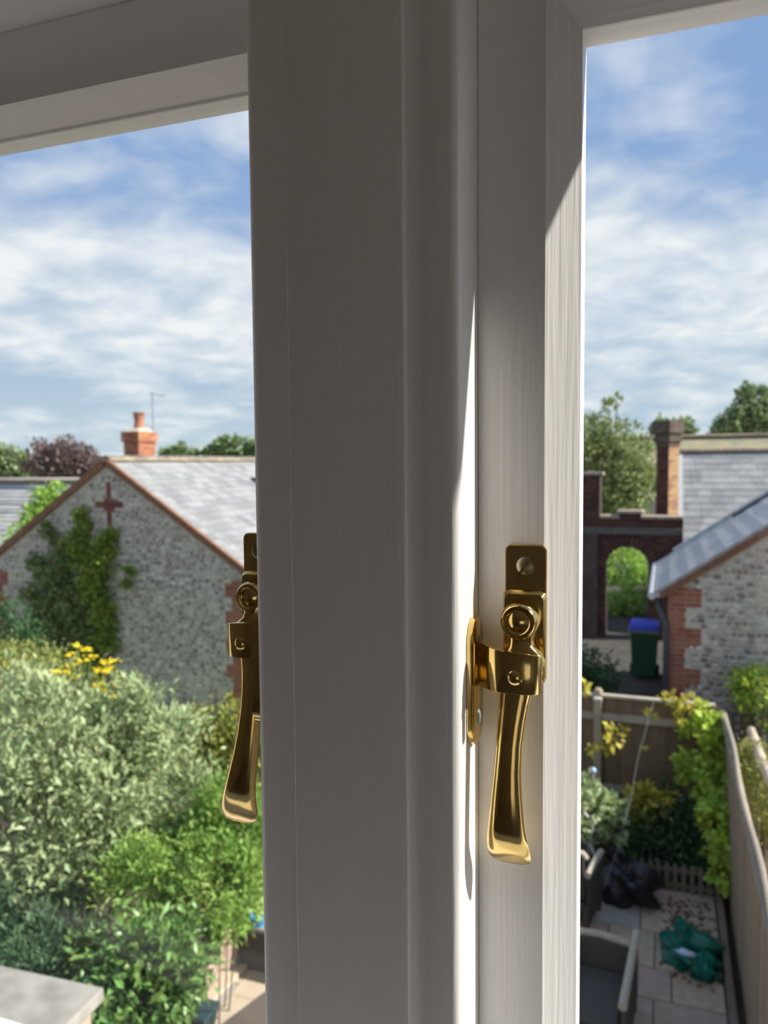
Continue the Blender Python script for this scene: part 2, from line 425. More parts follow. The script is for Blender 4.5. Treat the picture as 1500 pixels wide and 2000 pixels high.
def fastener(mx, x0, y0, zoff, tail, label, label_keep, mside, hx, kx, stretch=1.0, kt=.0028, kyc=-.0115):
    """mx=+1 as on the right casement, -1 mirrored. x0: pivot x, y0: sash face. tail: sideways drift of the handle tip"""
    X = lambda x: x0 + mx * x
    Z = lambda z: z + zoff
    root = thing('casement_fastener', label, 'window handle', (x0, y0, Z(4.7384)), 'brass casement fasteners on the two sashes')
    # sash plate: thin top tab, thicker lower body, rounded corners
    tab = rrect(-.0073, .0091, 4.7480, 4.7672, .0026, 5, (0, 1, 1, 0))
    b = MB()
    b.loft([[(X(x), y0 - .0001, Z(z)) for x, z in tab], [(X(x), y0 - .0022, Z(z)) for x, z in tab],
            [(X(x * .95 + .00005), y0 - .0027, Z(4.7576 + (z - 4.7576) * .96)) for x, z in tab]])
    pl = b.build('sash_plate', brass, root, smooth=35)
    body = rrect(-.0078, .0092, 4.7118, 4.7492, .0026, 5)
    b = MB()
    b.loft([[(X(x), y0 - .0001, Z(z)) for x, z in body], [(X(x), y0 - .0038, Z(z)) for x, z in body],
            [(X(x * .90 + .0001), y0 - .0056, Z(4.7305 + (z - 4.7305) * .93)) for x, z in body]])
    b.build('plate_body', brass, root, smooth=35)
    sc = slot_screw(pl, (X(.0009), y0 - .0028, Z(4.7588)), (0, -1, 0), .0037, brass_old, math.radians(52 * mx), dome=.22)
    # pivot boss with dished face
    b = MB().lathe([(.0073, .004), (.0073, .0122), (.0069, .0138), (.0062, .0146), (.0055, .0145), (.0050, .0137), (.0042, .0133), (.0028, .0141), (.0012, .0146), (.0002, .0147)], (X(0), y0, Z(4.7384)), (0, -1, 0), 32)
    b.build('pivot_boss', brass, root, smooth=40)
    # handle: lofted along z, sections (z, centre x, half width, centre y, half thickness, belly)
    secs = [(4.7400, 0, .0042, -.0085, .0028), (4.7350, 0, .0058, -.0087, .0030), (4.7310, .0001, .0050, -.0092, .0031), (4.7285, .0002, .0052, -.0100, .0031),
            (4.7262, .0008, .0074, -.0112, .0030), (4.7235, .0012, .0088, -.0122, .0029), (4.7190, .0010, .0090, -.0128, .0029), (4.7150, .0002, .0078, -.0130, .0029),
            (4.7120, -.0008, .0063, -.0131, .0030), (4.7060, -.0016, .0057, -.0135, .0031), (4.6980, -.0026, .0053, -.0141, .0031), (4.6900, -.0034, .0051, -.0148, .0031), (4.6800, -.0040, .0053, -.0156, .0030),
            (4.6720, -.0043, .0058, -.0162, .0029), (4.6640, -.0044, .0065, -.0166, .0028), (4.6580, -.0045, .0070, -.0167, .0027), (4.6540, -.0045, .0076, -.0162, .0026), (4.6500, -.0044, .0081, -.0148, .0025),
            (4.6463, -.0043, .0085, -.0128, .0022), (4.6430, -.0042, .0083, -.0108, .0017), (4.6407, -.0041, .0072, -.0092, .0010), (4.6395, -.0041, .0050, -.0084, .0004)]
    rings = []
    for z, cx, hw, cy, ht in secs:
        t = max(0, (4.7120 - z) / .065); cx = cx + tail * t ** 1.3
        if z < 4.7120: z = 4.7120 - (4.7120 - z) * stretch; hw = hw * (1 + (stretch - 1) * .8 * min(1, t))
        rings.append([(X(cx + hw * a), y0 + cy - ht * q, Z(z)) for a, q in
                      ((-1, -.55), (-1, .1), (-.86, .62), (-.62, .92), (-.30, 1.02), (.30, 1.02), (.62, .92), (.86, .62), (1, .1), (1, -.55), (.6, -1), (-.6, -1))])
    MB().loft(rings).build('handle', brass, root, smooth=42)
    # keep: plate on the side of the mullion and a strap that wraps in front of the handle
    kp = thing('fastener_keep', label_keep, 'window catch', (mside, -.012, Z(4.7135)), 'brass keeps screwed to the mullion')
    S = lambda d: mside + mx * d
    pts = []                                   # plate outline in (y, z), round ends
    for cy, cz, a0 in ((kyc, 4.7390 - .0085, 0), (kyc, 4.6880 + .0085, 180)):
        pts += [(cy + .0088 * math.cos(math.radians(a0 + 180 * i / 10)), cz + .0085 * math.sin(math.radians(a0 + 180 * i / 10))) for i in range(11)]
    b = MB().loft([[(S(.0002), y, Z(z)) for y, z in pts], [(S(kt - .0006), y, Z(z)) for y, z in pts], [(S(kt), kyc + (y - kyc) * .9, Z(4.7135 + (z - 4.7135) * .97)) for y, z in pts]])
    kpl = b.build('keep_plate', brass, kp, smooth=35)
    for z, a in ((4.7285, .4), (4.6985, 1.2)):
        slot_screw(kpl, (S(kt), kyc + .001, Z(z)), (mx, 0, 0), .0036, verdigris, a, dome=.25)
    # strap centre line (distance from mullion side, y)
    path = [(kt - .0006, -.0125), (.0046, min(-.0135, y0 - .0125)), (.0078, y0 - .0168), (.0110, y0 - .0198), (.0150, y0 - .0208), (.0200, y0 - .0208), (.0240, y0 - .0206), (.0264, y0 - .0200), (.0280, y0 - .0186), (.0286, y0 - .0166)]
    path = [(p[0] * kx if p[0] > kt else p[0], p[1]) for p in path]
    rings = []; n = len(path)
    for i, (d, y) in enumerate(path):
        a = np.array(path[min(i + 1, n - 1)]) - np.array(path[max(i - 1, 0)]); a = a / np.linalg.norm(a); q = np.array([-a[1], a[0]]) * .0010
        t = i / (n - 1); zt = 4.7300 - .0032 * t; zb_ = 4.7122 + (.0012 if i == n - 1 else 0)
        if i == n - 1: zt -= .0012
        rings.append([(S(d - q[0]), y - q[1], Z(zt)), (S(d + q[0]), y + q[1], Z(zt)), (S(d + q[0]), y + q[1], Z(zb_)), (S(d - q[0]), y - q[1], Z(zb_))])
    b = MB().loft(rings); stp = b.build('keep_strap', brass, kp, smooth=40, bevel=.0004)
    slot_screw(stp, (S(hx), y0 - .0217, Z(4.7186)), (0, -1, 0), .0029, brass, math.radians(-35 * mx), name='rivet', dome=.4)
    return root
fastener(1, -.0016, 0.0, 0.0, .0006, 'polished brass casement fastener on the right sash with flared handle', 'brass keep on the sunlit right side of the mullion', MR, .0190, .97)
fastener(-1, -.1285, Y0L, .0003, .0125, 'brass casement fastener on the left sash half hidden by the mullion', 'brass keep on the shaded left side of the mullion', ML, .0205, .98, stretch=1.15, kt=.0046, kyc=-.0160)

# ================================================================== outside
# ------------------------------------------------------------------ ground
soil = mat('garden_soil', (.10, .075, .05), rough=.95, var=.5, scale=6, bump=.6, bscale=30, bdist=.03)
gravel = mat('yard_gravel', (.07, .062, .052), rough=.95, var=.45, scale=3, bump=.5, bscale=40, bdist=.02)
turf = mat('rough_grass', (.22, .27, .08), rough=.95, var=.5, scale=5)
struct('ground', MB().box((-40, 1.2, -.25), (30, 10.28, -.03)), soil, 'dark garden soil behind the house', 'ground')
struct('yard_ground', MB().box((-4.5, 10.32, -1.25), (40, 60, .70)), gravel, 'gravel yard beyond the garden fence', 'ground')
struct('lower_ground', MB().box((-60, 10.32, -1.25), (-4.51, 60, -.80)), turf, 'lower grassy ground around the flint gabled building', 'ground')
struct('street_ground', MB().box((-40, -60, -.25), (40, 1.15, -.03)), mat('street_paving', (.42, .37, .31), rough=.9, var=.2, scale=2), 'paved ground on the far side of the house', 'ground')
hm = mat('far_hill', (.36, .42, .40), rough=1, var=.25, scale=.01)
hv = []
for i in range(41):
    x = -1500 + 75 * i
    hv.append((x, 32 + 8 * math.sin(i * .7) + 5 * math.sin(i * 1.9 + 1)))
hills = MB()
for (x0, h0), (x1, h1) in zip(hv[:-1], hv[1:]):
    hills.hexa([(x0, 900, -5), (x1, 900, -5), (x1, 1500, -5), (x0, 1500, -5)], [(x0, 1150, h0), (x1, 1150, h1), (x1, 1250, h1), (x0, 1250, h0)])
struct('hills', hills, hm, 'low hazy hills on the horizon', 'hills')
struct('fields', MB().box((-1500, 60, -.3), (1500, 1500, .2)), mat('far_field', (.22, .28, .12), rough=1, var=.4, scale=.02), 'far fields beyond the village', 'field')

# ------------------------------------------------------------------ masonry materials
flint_m = mat('flint', (.52, .49, .43), rough=.55, var=.5, scale=11, rnd=.6)
mortar = mat('lime_mortar', (.56, .51, .43), rough=.95, var=.2, scale=6)
brick_m = mat('red_brick', (.33, .125, .075), rough=.9, var=.3, scale=14, rnd=.16)
brick_dk = mat('weathered_brick', (.115, .050, .040), rough=.9, var=.5, scale=9, rnd=.3)
brick_or = mat('orange_brick', (.44, .185, .10), rough=.9, var=.25, scale=14, rnd=.2)
slate_m = mat('slate', (.29, .29, .29), rough=.5, var=.25, scale=5, rnd=.22)
slate_b = mat('blue_slate', (.50, .48, .48), rough=.5, var=.2, scale=4, rnd=.07)
slate_o = mat('weathered_slate', (.38, .38, .37), rough=.6, var=.3, scale=4, rnd=.2)
ridge_m = mat('clay_ridge', (.34, .27, .19), rough=.9, var=.5, scale=12, rnd=.2)
barge_m = mat('brown_brick_verge', (.26, .13, .075), rough=.9, var=.4, scale=10)
lead_m = mat('lead', (.50, .53, .53), rough=.6, var=.2, scale=6)
black_m = mat('black_ironwork', (.02, .022, .026), rough=.45)

UB = unit_box
def brickwork(parent, O, u, n, courses, bm_, name='brick', bl=.225, bh=.075, th=.06, spans=None, nmax=300, mesh=None, bond=True):
    """stretcher bricks on the face O + s*u, outward normal n. spans(z, k) -> list of (s0, s1)"""
    O = np.asarray(O, float); u = nrm(u); n = nrm(n); up = np.array([0, 0, 1.0]); T = []
    for k in range(courses):
        z = (k + .5) * bh
        for s0, s1 in spans(z, k):
            s = s0 - (bl / 2 if (k % 2 and bond) else 0)
            while s < s1 - 1e-4:
                a, b = max(s, s0), min(s + bl, s1)
                if b - a > .03:
                    L = b - a - .007
                    c = O + u * (a + b) / 2 + up * z - n * (th / 2 - .006 + random.uniform(-.003, .003))
                    T.append((c, frame_m(u, n, up, (L, th, bh - .0075))))
                s += bl
    me = mesh or UB(name)
    pieces(parent, name, me, bm_, T, nmax, 'brick_courses')
def flints(parent, O, u, n, inside, W, H, cw, ch, nmax=300):
    O = np.asarray(O, float); u = nrm(u); n = nrm(n); up = np.array([0, 0, 1.0]); T = []
    rows = int(H / ch)
    for k in range(rows):
        s = random.uniform(0, cw)
        while s < W:
            w = cw * random.uniform(.6, 1.35); z = (k + .5) * ch + random.uniform(-.12, .12) * ch
            if inside(s + w / 2, z):
                a = random.uniform(-.25, .25); R = frame_m(u, -n, up, (w * 1.0, .05 * random.uniform(.6, 1.3), ch * random.uniform(.75, 1.02)))
                ca, sa = math.cos(a), math.sin(a)
                R = R @ np.array([[ca, 0, -sa], [0, 1, 0], [sa, 0, ca]])
                T.append((O + u * (s + w / 2) + up * z + n * .004, R))
            s += w * 1.04
    pieces(parent, 'flint', dome_mesh('flint'), flint_m, T, nmax, 'flint_courses')
def slates(parent, O, u, v, W, H, w, ex, m, nmax=300, name='slate', cut=None, th=.012):
    """slates on plane O + a*u + b*v (v up the slope), lapped"""
    O = np.asarray(O, float); u = nrm(u); v = nrm(v); n = np.cross(u, v); n = n if n[2] > 0 else -n; T = []
    rows = int(math.ceil(H / ex)); tilt = .035
    for k in range(rows):
        b = k * ex; a = -w * random.uniform(.05, .95)
        while a < W - 1e-4:
            a0, a1 = max(a, 0), min(a + w, W)
            if a1 - a0 > .03 and (cut is None or cut((a0 + a1) / 2, b)):
                L = ex * 1.30
                vv = nrm(v - n * tilt); nn = nrm(n + v * tilt)
                c = O + u * (a0 + a1) / 2 + v * (b + L / 2 - .02) + n * (.020 + random.uniform(-.002, .003))
                T.append((c, frame_m(u, vv, nn, (a1 - a0 - .004, L, th))))
            a += w
    pieces(parent, name, UB(name), m, T, nmax, 'slate_courses')

# ------------------------------------------------------------------ flint gable building (left)
GY = 14.4; GAX, GAZ = -12.1, 4.86; GEX, GEZ = -8.27, 2.30; GLX = 2 * GAX - GEX; GB = -.80
LEN = 13.0
fb = thing('flint_barn', 'grey flint gabled building with slate roof seen through the left pane', 'building', (GAX, GY, GB))
gp = [(GLX, GB), (GEX, GB), (GEX, GEZ), (GAX, GAZ - .02), (GLX, GEZ)]
MB().prism(gp, 1, GY, GY + .35).build('gable_wall', mortar, fb)
MB().box((GEX - .35, GY + .35, GB), (GEX, GY + LEN, GEZ)).build('side_wall', mortar, fb)
MB().box((GLX, GY + .35, GB), (GLX + .35, GY + LEN, GEZ)).build('side_wall', mortar, fb)
slp = (GAZ - GEZ) / (GEX - GAX)
def q_w(z): return .60 if (int((z) / .30) % 2 == 0) else .76
CR = on(213, 986, 1, GY)
cr_x, cr_z = CR[0] - GLX, CR[2] - GB
def in_gable(s, z):
    x = GLX + s; zz = GB + z
    if zz > GAZ - .16 - slp * abs(x - GAX): return False
    W = GEX - GLX
    if zz < GEZ - .05 and (s < q_w(z) + .04 or s > W - q_w(z) - .04): return False
    if abs(s - cr_x) < .13 and abs(z - cr_z) < .55: return False
    if abs(s - cr_x) < .42 and abs(z - cr_z) < .10: return False
    return True
flints(fb, (GLX, GY, GB), (1, 0, 0), (0, -1, 0), in_gable, GEX - GLX, GAZ - GB, .125, .088)
brickwork(fb, (GLX, GY, GB), (1, 0, 0), (0, -1, 0), int((GEZ - GB) / .075), brick_m,
          spans=lambda z, k: [(0, q_w(z)), (GEX - GLX - q_w(z), GEX - GLX)])
brickwork(fb, (GEX, GY, GB), (0, 1, 0), (1, 0, 0), int((GEZ - GB) / .075), brick_m, spans=lambda z, k: [(0, q_w(z + .3))], nmax=80)
# brick cruciform panel in the gable
crm = mat('dark_red_brick', (.20, .05, .035), rough=.9, var=.4, scale=14, rnd=.25)
brickwork(fb, (GLX + cr_x, GY, GB + cr_z - .52), (1, 0, 0), (0, -1, 0), 14, crm, th=.05, nmax=60, bl=.215,
          spans=lambda z, k: [(-.40, .40)] if abs(z - .525) < .08 else ([(-.15, .15)] if abs(z - .525) < .16 else [(-.075, .075)]), bond=False)
# verges, ridge, roof
for sg, ex in ((1, GEX), (-1, GLX)):
    a = np.array([GAX, GY - .03, GAZ + .03]); e = np.array([ex + sg * .18, GY - .03, GEZ - slp * .18 + .03])
    MB().beam(a - (e - a) * .0, e, .11, .15, up=(0, -1, 0) if False else (0, 0, 1)).build('verge_course', barge_m, fb)
u_roof = np.array([0, 1.0, 0]); hyp = math.hypot(GEX - GAX + .25, (GEX - GAX + .25) * slp)
vR = nrm((-1, 0, slp)); vL = nrm((1, 0, slp))
eR = np.array([GEX + .25, GY - .02, GEZ - .25 * slp + .05]); eL = np.array([GLX - .25, GY - .02, GEZ - .25 * slp + .05])
for e, v, nm in ((eR, vR, 1), (eL, vL, -1)):
    n_ = nrm(np.cross(u_roof, v)); n_ = n_ if n_[2] > 0 else -n_
    c = [e, e + u_roof * LEN, e + u_roof * LEN + v * hyp, e + v * hyp]
    MB().hexa([p - n_ * .06 for p in c], [p + n_ * .002 for p in c]).build('roof_deck', slate_b, fb)
slates(fb, eR, u_roof, vR, LEN, hyp, .34, .24, slate_m)
slates(fb, eL, u_roof, vL, LEN, hyp, .34, .24, slate_m, nmax=0)
rt = []
ridge_me = MB().loft([[(.12 * math.cos(a), yy, .12 * math.sin(a) * .8) for a in [math.pi * i / 6 for i in range(7)]] for yy in (-.5, .5)], cap=False).mesh('ridge_tile')
for k in range(int(LEN / .45)):
    rt.append((np.array([GAX, GY + .2 + k * .45, GAZ + .05 + (.008 if k % 2 else 0)]), np.diag([1.15, .46, 1.15])))
pieces(fb, 'ridge_tile', ridge_me, ridge_m, rt, 60, 'ridge_tiles_far')
b = MB().tube([(GEX + .30, GY - .03, GEZ - .12), (GEX + .30, GY + LEN, GEZ - .12)], .06, 8); b.build('gutter', black_m, fb)
nrf = np.array([slp, 0, 1.0]); nrf /= np.linalg.norm(nrf); rr_ = ray(499, 942); tt = ((np.array([GAX, GY, GAZ + .05]) - CAM) @ nrf) / (rr_ @ nrf); vp = CAM + rr_ * tt
MB().box((vp[0] - .12, vp[1] - .12, vp[2] - .05), (vp[0] + .18, vp[1] + .3, vp[2] + .14)).build('roof_vent', mat('vent_slate', (.05, .06, .09), rough=.5), fb, bevel=.02)

# climbing ivy etc. come with the plants below
# ------------------------------------------------------------------ orange brick chimney with pot, behind the barn ridge
def chimney(px_l, px_c, px_r, y_base, y_top, D):
    c = at(px_c, y_base, D)                                   # near right corner
    fw = abs(at(px_l, y_base, D)[0] - c[0]) * 1.12; Y = c[1]
    X1 = c[0]; X0 = X1 - fw; dy = (px_r - px_c) / FPX * D / math.sin(math.radians(38)) * .98
    zb = 3.0; zt = at(px_c, y_top, D)[2]
    r = thing('brick_chimney', 'orange brick chimney stack with a clay pot behind the flint gable ridge', 'chimney', ((X0 + X1) / 2, Y + dy / 2, zb))
    cen = wl(r); core = mat('chimney_mortar', (.40, .22, .14), rough=.95)
    MB().box((X0 + .03, Y + .03, zb), (X1 - .03, Y + dy - .03, zt - .02)).build('stack_core', core, r)
    n = int((zt - zb) / .075); ncap = 4
    for O, u, nn, W in (((X0, Y, zb), (1, 0, 0), (0, -1, 0), X1 - X0), ((X1, Y, zb), (0, 1, 0), (1, 0, 0), dy)):
        O = np.array(O)
        brickwork(r, O, u, nn, n - ncap, brick_or, spans=lambda z, k: [(0, W)], nmax=140)
        brickwork(r, O + np.array(nn) * .05 - np.array(u) * .05 + np.array([0, 0, (n - ncap) * .075]), u, nn, ncap, brick_or, spans=lambda z, k: [(0, W + .10)], nmax=80, th=.09)
    ch_t = zb + n * .075
    cm = ((X0 + X1) / 2, Y + dy / 2)
    MB().hexa([(X0, Y, ch_t), (X1, Y, ch_t), (X1, Y + dy, ch_t), (X0, Y + dy, ch_t)],
              [(cm[0] - .15, cm[1] - .15, ch_t + .12), (cm[0] + .15, cm[1] - .15, ch_t + .12), (cm[0] + .15, cm[1] + .15, ch_t + .12), (cm[0] - .15, cm[1] + .15, ch_t + .12)]).build('flaunching', mat('cement', (.50, .44, .36), rough=.95, var=.2), r)
    pz = ch_t + .10; ph = at(268, 804, D)[2] - pz
    MB().lathe([(.165, 0), (.135, ph * .35), (.13, ph * .45), (.15, ph * .6), (.158, ph * .72), (.158, ph * .84), (.168, ph * .88), (.168, ph), (.12, ph), (.11, ph * .6)], (cm[0], cm[1], pz), n=18).build('chimney_pot', mat('terracotta', (.44, .20, .12), rough=.85, var=.2, scale=9), r, smooth=35)
    return cm, pz + ph, (X0, X1, Y, dy)
cm, pot_top, chd = chimney(238, 271, 305, 897, 841, 22.5)
alu = mat('dull_aluminium', (.42, .45, .49), rough=.5, metal=.4)
ar = thing('television_aerial', 'thin grey aerial on a mast above the orange chimney', 'aerial', (cm[0] + .12, cm[1] + .5, pot_top - 1.1))
top = at(270, 763, 23.0); mx_, my_ = cm[0] + .12, chd[2] + chd[3] + .12
MB().tube([(mx_, my_, pot_top - 1.6), (mx_, my_, top[2])], .030, 6).build('mast', alu, ar)
MB().tube([(mx_ - .1, my_, top[2] - .06), (mx_ + .75, my_ - .45, top[2] - .20)], .020, 6).build('boom', alu, ar)
for t in (0, .2, .4, .6, .8, 1.0):
    c = np.array([mx_ + .70 * t, my_ - .42 * t, top[2] - .08 - .12 * t]); MB().tube([c + np.array([.08, .13, 0]), c - np.array([.08, .13, 0])], .008, 5).build('rod', alu, ar)

# ------------------------------------------------------------------ far slate roof at the left edge
fr = thing('far_house', 'grey slate roof of a low house left of the flint gable', 'building', (-27, 24, .7))
A = at(-260, 946, 29); B = at(190, 942, 29)
YR = 23.5; zr = on(60, 944, 1, YR)[2]; X0, X1 = -36.0, -17.5
MB().prism([(YR - 4.5, .7), (YR + 4.5, .7), (YR + 4.5, zr - 3.0), (YR, zr - .1), (YR - 4.5, zr - 3.0)], 0, X0 + .3, X1 - .3).build('walls', mortar, fr)
v_ = nrm((0, 4.8, 3.2)); O = np.array([X0, YR - 4.8, zr - 3.2])
MB().hexa([O, O + (X1 - X0, 0, 0), (X1, YR, zr), (X0, YR, zr)], [O + (0, 0, .05), O + (X1 - X0, 0, .05), (X1, YR, zr + .05), (X0, YR, zr + .05)]).build('roof_deck', slate_b, fr)
slates(fr, O + np.array([0, 0, .04]), (1, 0, 0), v_, X1 - X0, 5.77, 40.0, .25, mat('far_slate', (.33, .33, .34), rough=.6, var=.25, scale=2, rnd=.06), nmax=0)
pieces(fr, 'ridge_tile', ridge_me, slate_b, [(np.array([X0 + .25 + k * .45, YR, zr + .06]), rotz(math.pi / 2) @ np.diag([1.3, .45, 1.3])) for k in range(int((X1 - X0) / .45))], 30, 'ridge_tiles_far')

# ------------------------------------------------------------------ flint outbuilding (right), gable to the garden, roof falling to the left
RY = 11.8; REX, REZ = .10, 2.92; RS = .70; RD = 3.6; RAX = 3.3; RB = .70
rb_ = thing('flint_outbuilding', 'near flint building with red brick corner and grey slate roof seen through the right pane', 'building', (2.0, RY, RB))
RAZ = REZ + RS * (RAX - REX); RXE = 2 * RAX - REX
MB().prism([(REX, RB), (RXE, RB), (RXE, REZ), (RAX, RAZ), (REX, REZ)], 1, RY, RY + .32).build('gable_wall', mortar, rb_)
MB().box((REX, RY + .32, RB), (REX + .32, RY + RD, REZ)).build('side_wall', brick_dk, rb_)
MB().box((RXE - .32, RY + .32, RB), (RXE, RY + RD, REZ)).build('side_wall', brick_dk, rb_)
def q2(z): return .24 if int((z + .12) / .30) % 2 == 0 else .45
def in_r(s, z):
    x = REX + s
    return RB + z < REZ - .14 + RS * (RAX - REX - abs(x - RAX)) and not (RB + z < REZ - .02 and s < q2(z) + .05) and s < RXE - REX - .1
flints(rb_, (REX, RY, RB), (1, 0, 0), (0, -1, 0), in_r, 3.2, RAZ - RB, .115, .082)
brickwork(rb_, (REX, RY, RB), (1, 0, 0), (0, -1, 0), int((REZ - RB) / .075) + 1, brick_m, spans=lambda z, k: [(0, q2(z))], nmax=120)
brickwork(rb_, (REX, RY + RD, RB), (0, -1, 0), (-1, 0, 0), int((REZ - RB) / .075) + 1, brick_m, spans=lambda z, k: [(0, RD)], nmax=0)
vr = nrm((1, 0, RS)); hr = math.hypot(RAX - REX + .2, RS * (RAX - REX + .2)); er = np.array([REX - .2, RY - .06, REZ - .2 * RS + .06])
n_ = nrm((-RS, 0, 1))
c = [er, er + (0, RD, 0), er + np.array((0, RD, 0)) + vr * hr, er + vr * hr]; c = [np.array(p) for p in c]
MB().hexa([p - n_ * .07 for p in c], [p for p in c]).build('roof_deck', slate_b, rb_)
er2 = np.array([2 * RAX - er[0], er[1], er[2]]); vr2 = vr * np.array([-1, 1, 1]); n2 = n_ * np.array([-1, 1, 1])
c = [er2, er2 + (0, RD, 0), er2 + np.array((0, RD, 0)) + vr2 * hr, er2 + vr2 * hr]; c = [np.array(p) for p in c]
MB().hexa([p - n2 * .07 for p in c], [p for p in c]).build('roof_deck', slate_b, rb_)
slates(rb_, er, (0, 1, 0), vr, RD, hr, RD / 3.0, .30, slate_b, nmax=120, th=.016)
a = np.array([REX - .12, RY - .04, REZ - .12 * RS - .02]); e = np.array([RAX, RY - .04, RAZ - .02])
MB().beam(a, e, .07, .10).build('verge_course', mat('brick_verge', (.21, .105, .06), rough=.9, var=.3, scale=10), rb_)
a = er + np.array([0, RD - .05, .06]) + vr * .35; MB().beam(a, a + vr * (hr - .4), .16, .07).build('verge_flashing', lead_m, rb_)
a = er + np.array([0, RD - .38, .05]) + vr * 1.55; MB().beam(a, a + vr * (hr - 1.6), .12, .06).build('abutment_gutter', black_m, rb_)
MB().tube([er + (-.04, -.02, -.03), er + (-.04, RD, -.03)], .055, 8).build('gutter', mat('grey_gutter', (.48, .50, .55), rough=.5), rb_)
pz = er[2]
MB().tube([(REX - .16, RY + .10, pz - .08), (REX - .15, RY + .08, pz - .18), (REX - .04, RY - .04, pz - .42), (REX - .03, RY - .05, pz - .55), (REX - .03, RY - .05, RB)], .045, 8).build('downpipe', mat('dark_downpipe', (.035, .04, .055), rough=.4), rb_, smooth=50)

# ------------------------------------------------------------------ brick gateway with arch
GWY = 18.4
gw = thing('brick_gateway', 'weathered red brick gateway with a round arch and stepped parapet', 'gateway', (-.9, GWY, .7))
P0 = on(1108, 1000, 1, GWY); P1 = on(1312, 1000, 1, GWY)
gx0, gx1 = P0[0] - .9, P1[0] + .25
ax0, ax1 = on(1183, 1150, 1, GWY)[0], on(1266, 1150, 1, GWY)[0]; acx, ar_ = (ax0 + ax1) / 2, (ax1 - ax0) / 2
atop = on(1225, 1068, 1, GWY)[2]; asp = atop - ar_
zlow, zmid, zhi = on(1230, 1010, 1, GWY)[2], on(1240, 1000, 1, GWY)[2], on(1150, 925, 1, GWY)[2]
xa, xb, xc = on(1172, 960, 1, GWY)[0], on(1209, 1005, 1, GWY)[0], on(1252, 1005, 1, GWY)[0]
def gw_top(x): return zhi if x < xa else (zmid if xb < x < xc else zlow)
core = mat('old_mortar', (.09, .065, .055), rough=.95, var=.3)
b = MB(); xs = sorted([gx0, xa, xb, xc, gx1, ax0, ax1] + [acx + ar_ * math.cos(math.radians(t)) for t in range(15, 180, 15)])
for x0, x1 in zip(xs[:-1], xs[1:]):
    m_ = (x0 + x1) / 2; lo = .7
    if ax0 < m_ < ax1: lo = asp + math.sqrt(max(0, ar_ ** 2 - (m_ - acx) ** 2))
    b.box((x0, GWY + .03, lo), (x1, GWY + .42, gw_top(m_) - .04))
b.build('wall_core', core, gw)
def gspan(z, k):
    zz = .7 + z; out = []; xs_ = [gx0, xa, xb, xc, gx1]
    segs = [(x0, x1) for x0, x1 in zip(xs_[:-1], xs_[1:]) if zz < gw_top((x0 + x1) / 2) - .05]
    merged = []
    for s_ in segs:
        if merged and abs(merged[-1][1] - s_[0]) < 1e-6: merged[-1] = (merged[-1][0], s_[1])
        else: merged.append(s_)
    half = 0
    if zz < asp: half = ar_
    elif zz < atop: half = math.sqrt(max(0, ar_ ** 2 - (zz - asp) ** 2))
    for s0, s1 in merged:
        if half > 0 and s0 < acx < s1: out += [(s0 - gx0, acx - half - gx0), (acx + half - gx0, s1 - gx0)]
        else: out.append((s0 - gx0, s1 - gx0))
    return out
brickwork(gw, (gx0, GWY, .7), (1, 0, 0), (0, -1, 0), int((zhi - .7) / .075), brick_dk, spans=gspan, th=.09)
vou = []
for i in range(19):
    t = math.radians(2 + 176 * i / 18); c = (acx + (ar_ + .11) * math.cos(t), GWY - .012, asp + (ar_ + .11) * math.sin(t))
    ra = np.array([math.cos(t), 0, math.sin(t)]); ta = np.array([-math.sin(t), 0, math.cos(t)])
    vou.append((np.array(c), frame_m(ta, (0, 1, 0), ra, (.078, .10, .22))))
pieces(gw, 'arch_brick', UB('arch_brick'), brick_dk, vou, 30)
stone = mat('pale_coping', (.40, .33, .26), rough=.9, var=.35, scale=6)
for x0, x1, z_ in ((gx0 - .06, xa + .07, zhi), (xa, xb + .02, zlow), (xb - .04, xc + .04, zmid), (xc, gx1, zlow)):
    MB().box((x0, GWY - .06, z_ - .04), (x1, GWY + .48, z_ + .03)).build('coping', stone, gw, bevel=.01)
zs = on(1200, 1035, 1, GWY)[2]
MB().box((gx0, GWY - .05, zs - .10), (gx1, GWY + .02, zs + .06)).build('string_course', mat('stone_band', (.14, .13, .12), rough=.9, var=.3), gw, bevel=.015)
MB().box((on(1135, 1100, 1, GWY)[0], GWY - .12, .7), (on(1168, 1100, 1, GWY)[0], GWY + .02, zs - .1)).build('pilaster', mat('stained_brick', (.11, .075, .07), rough=.9, var=.5, scale=4), gw, bevel=.01)
# tall pier / chimney beside the gateway, set askew
pr = thing('brick_pier', 'tall narrow brick chimney pier with corbelled top beside the gateway', 'chimney', (at(1300, 1040, 18.6)[0], at(1300, 1040, 18.6)[1] + .15, .7))
pc = wl(pr); ang = math.radians(-35); U = np.array([math.cos(ang), math.sin(ang), 0]); V = np.array([-math.sin(ang), math.cos(ang), 0])
pw, pd = .34, .40; ptop = at(1310, 822, 18.7)[2]; pb = .7
pcz = lambda z: np.array([pc[0] + .02, pc[1], z])
def obox(b, z0, z1, ex):
    q = [pcz(0) * (1, 1, 0) + U * sx * (pw / 2 + ex) + V * sy * (pd / 2 + ex) for sx, sy in ((-1, -1), (1, -1), (1, 1), (-1, 1))]
    return b.hexa([p + (0, 0, z0) for p in q], [p + (0, 0, z1) for p in q])
obox(MB(), pb, ptop - .1, -.02).build('pier_core', core, pr)
brick_lit = mat('lit_face_brick', (.46, .27, .14), rough=.9, var=.35, scale=9, rnd=.25)  # paler copy of the pier brick, sunlight put into its colour
nn_ = int((ptop - .62 - pb) / .075)
brickwork(pr, pcz(pb) - U * pw / 2 - V * pd / 2, U, -V, nn_, brick_dk, spans=lambda z, k: [(0, pw)], nmax=90)
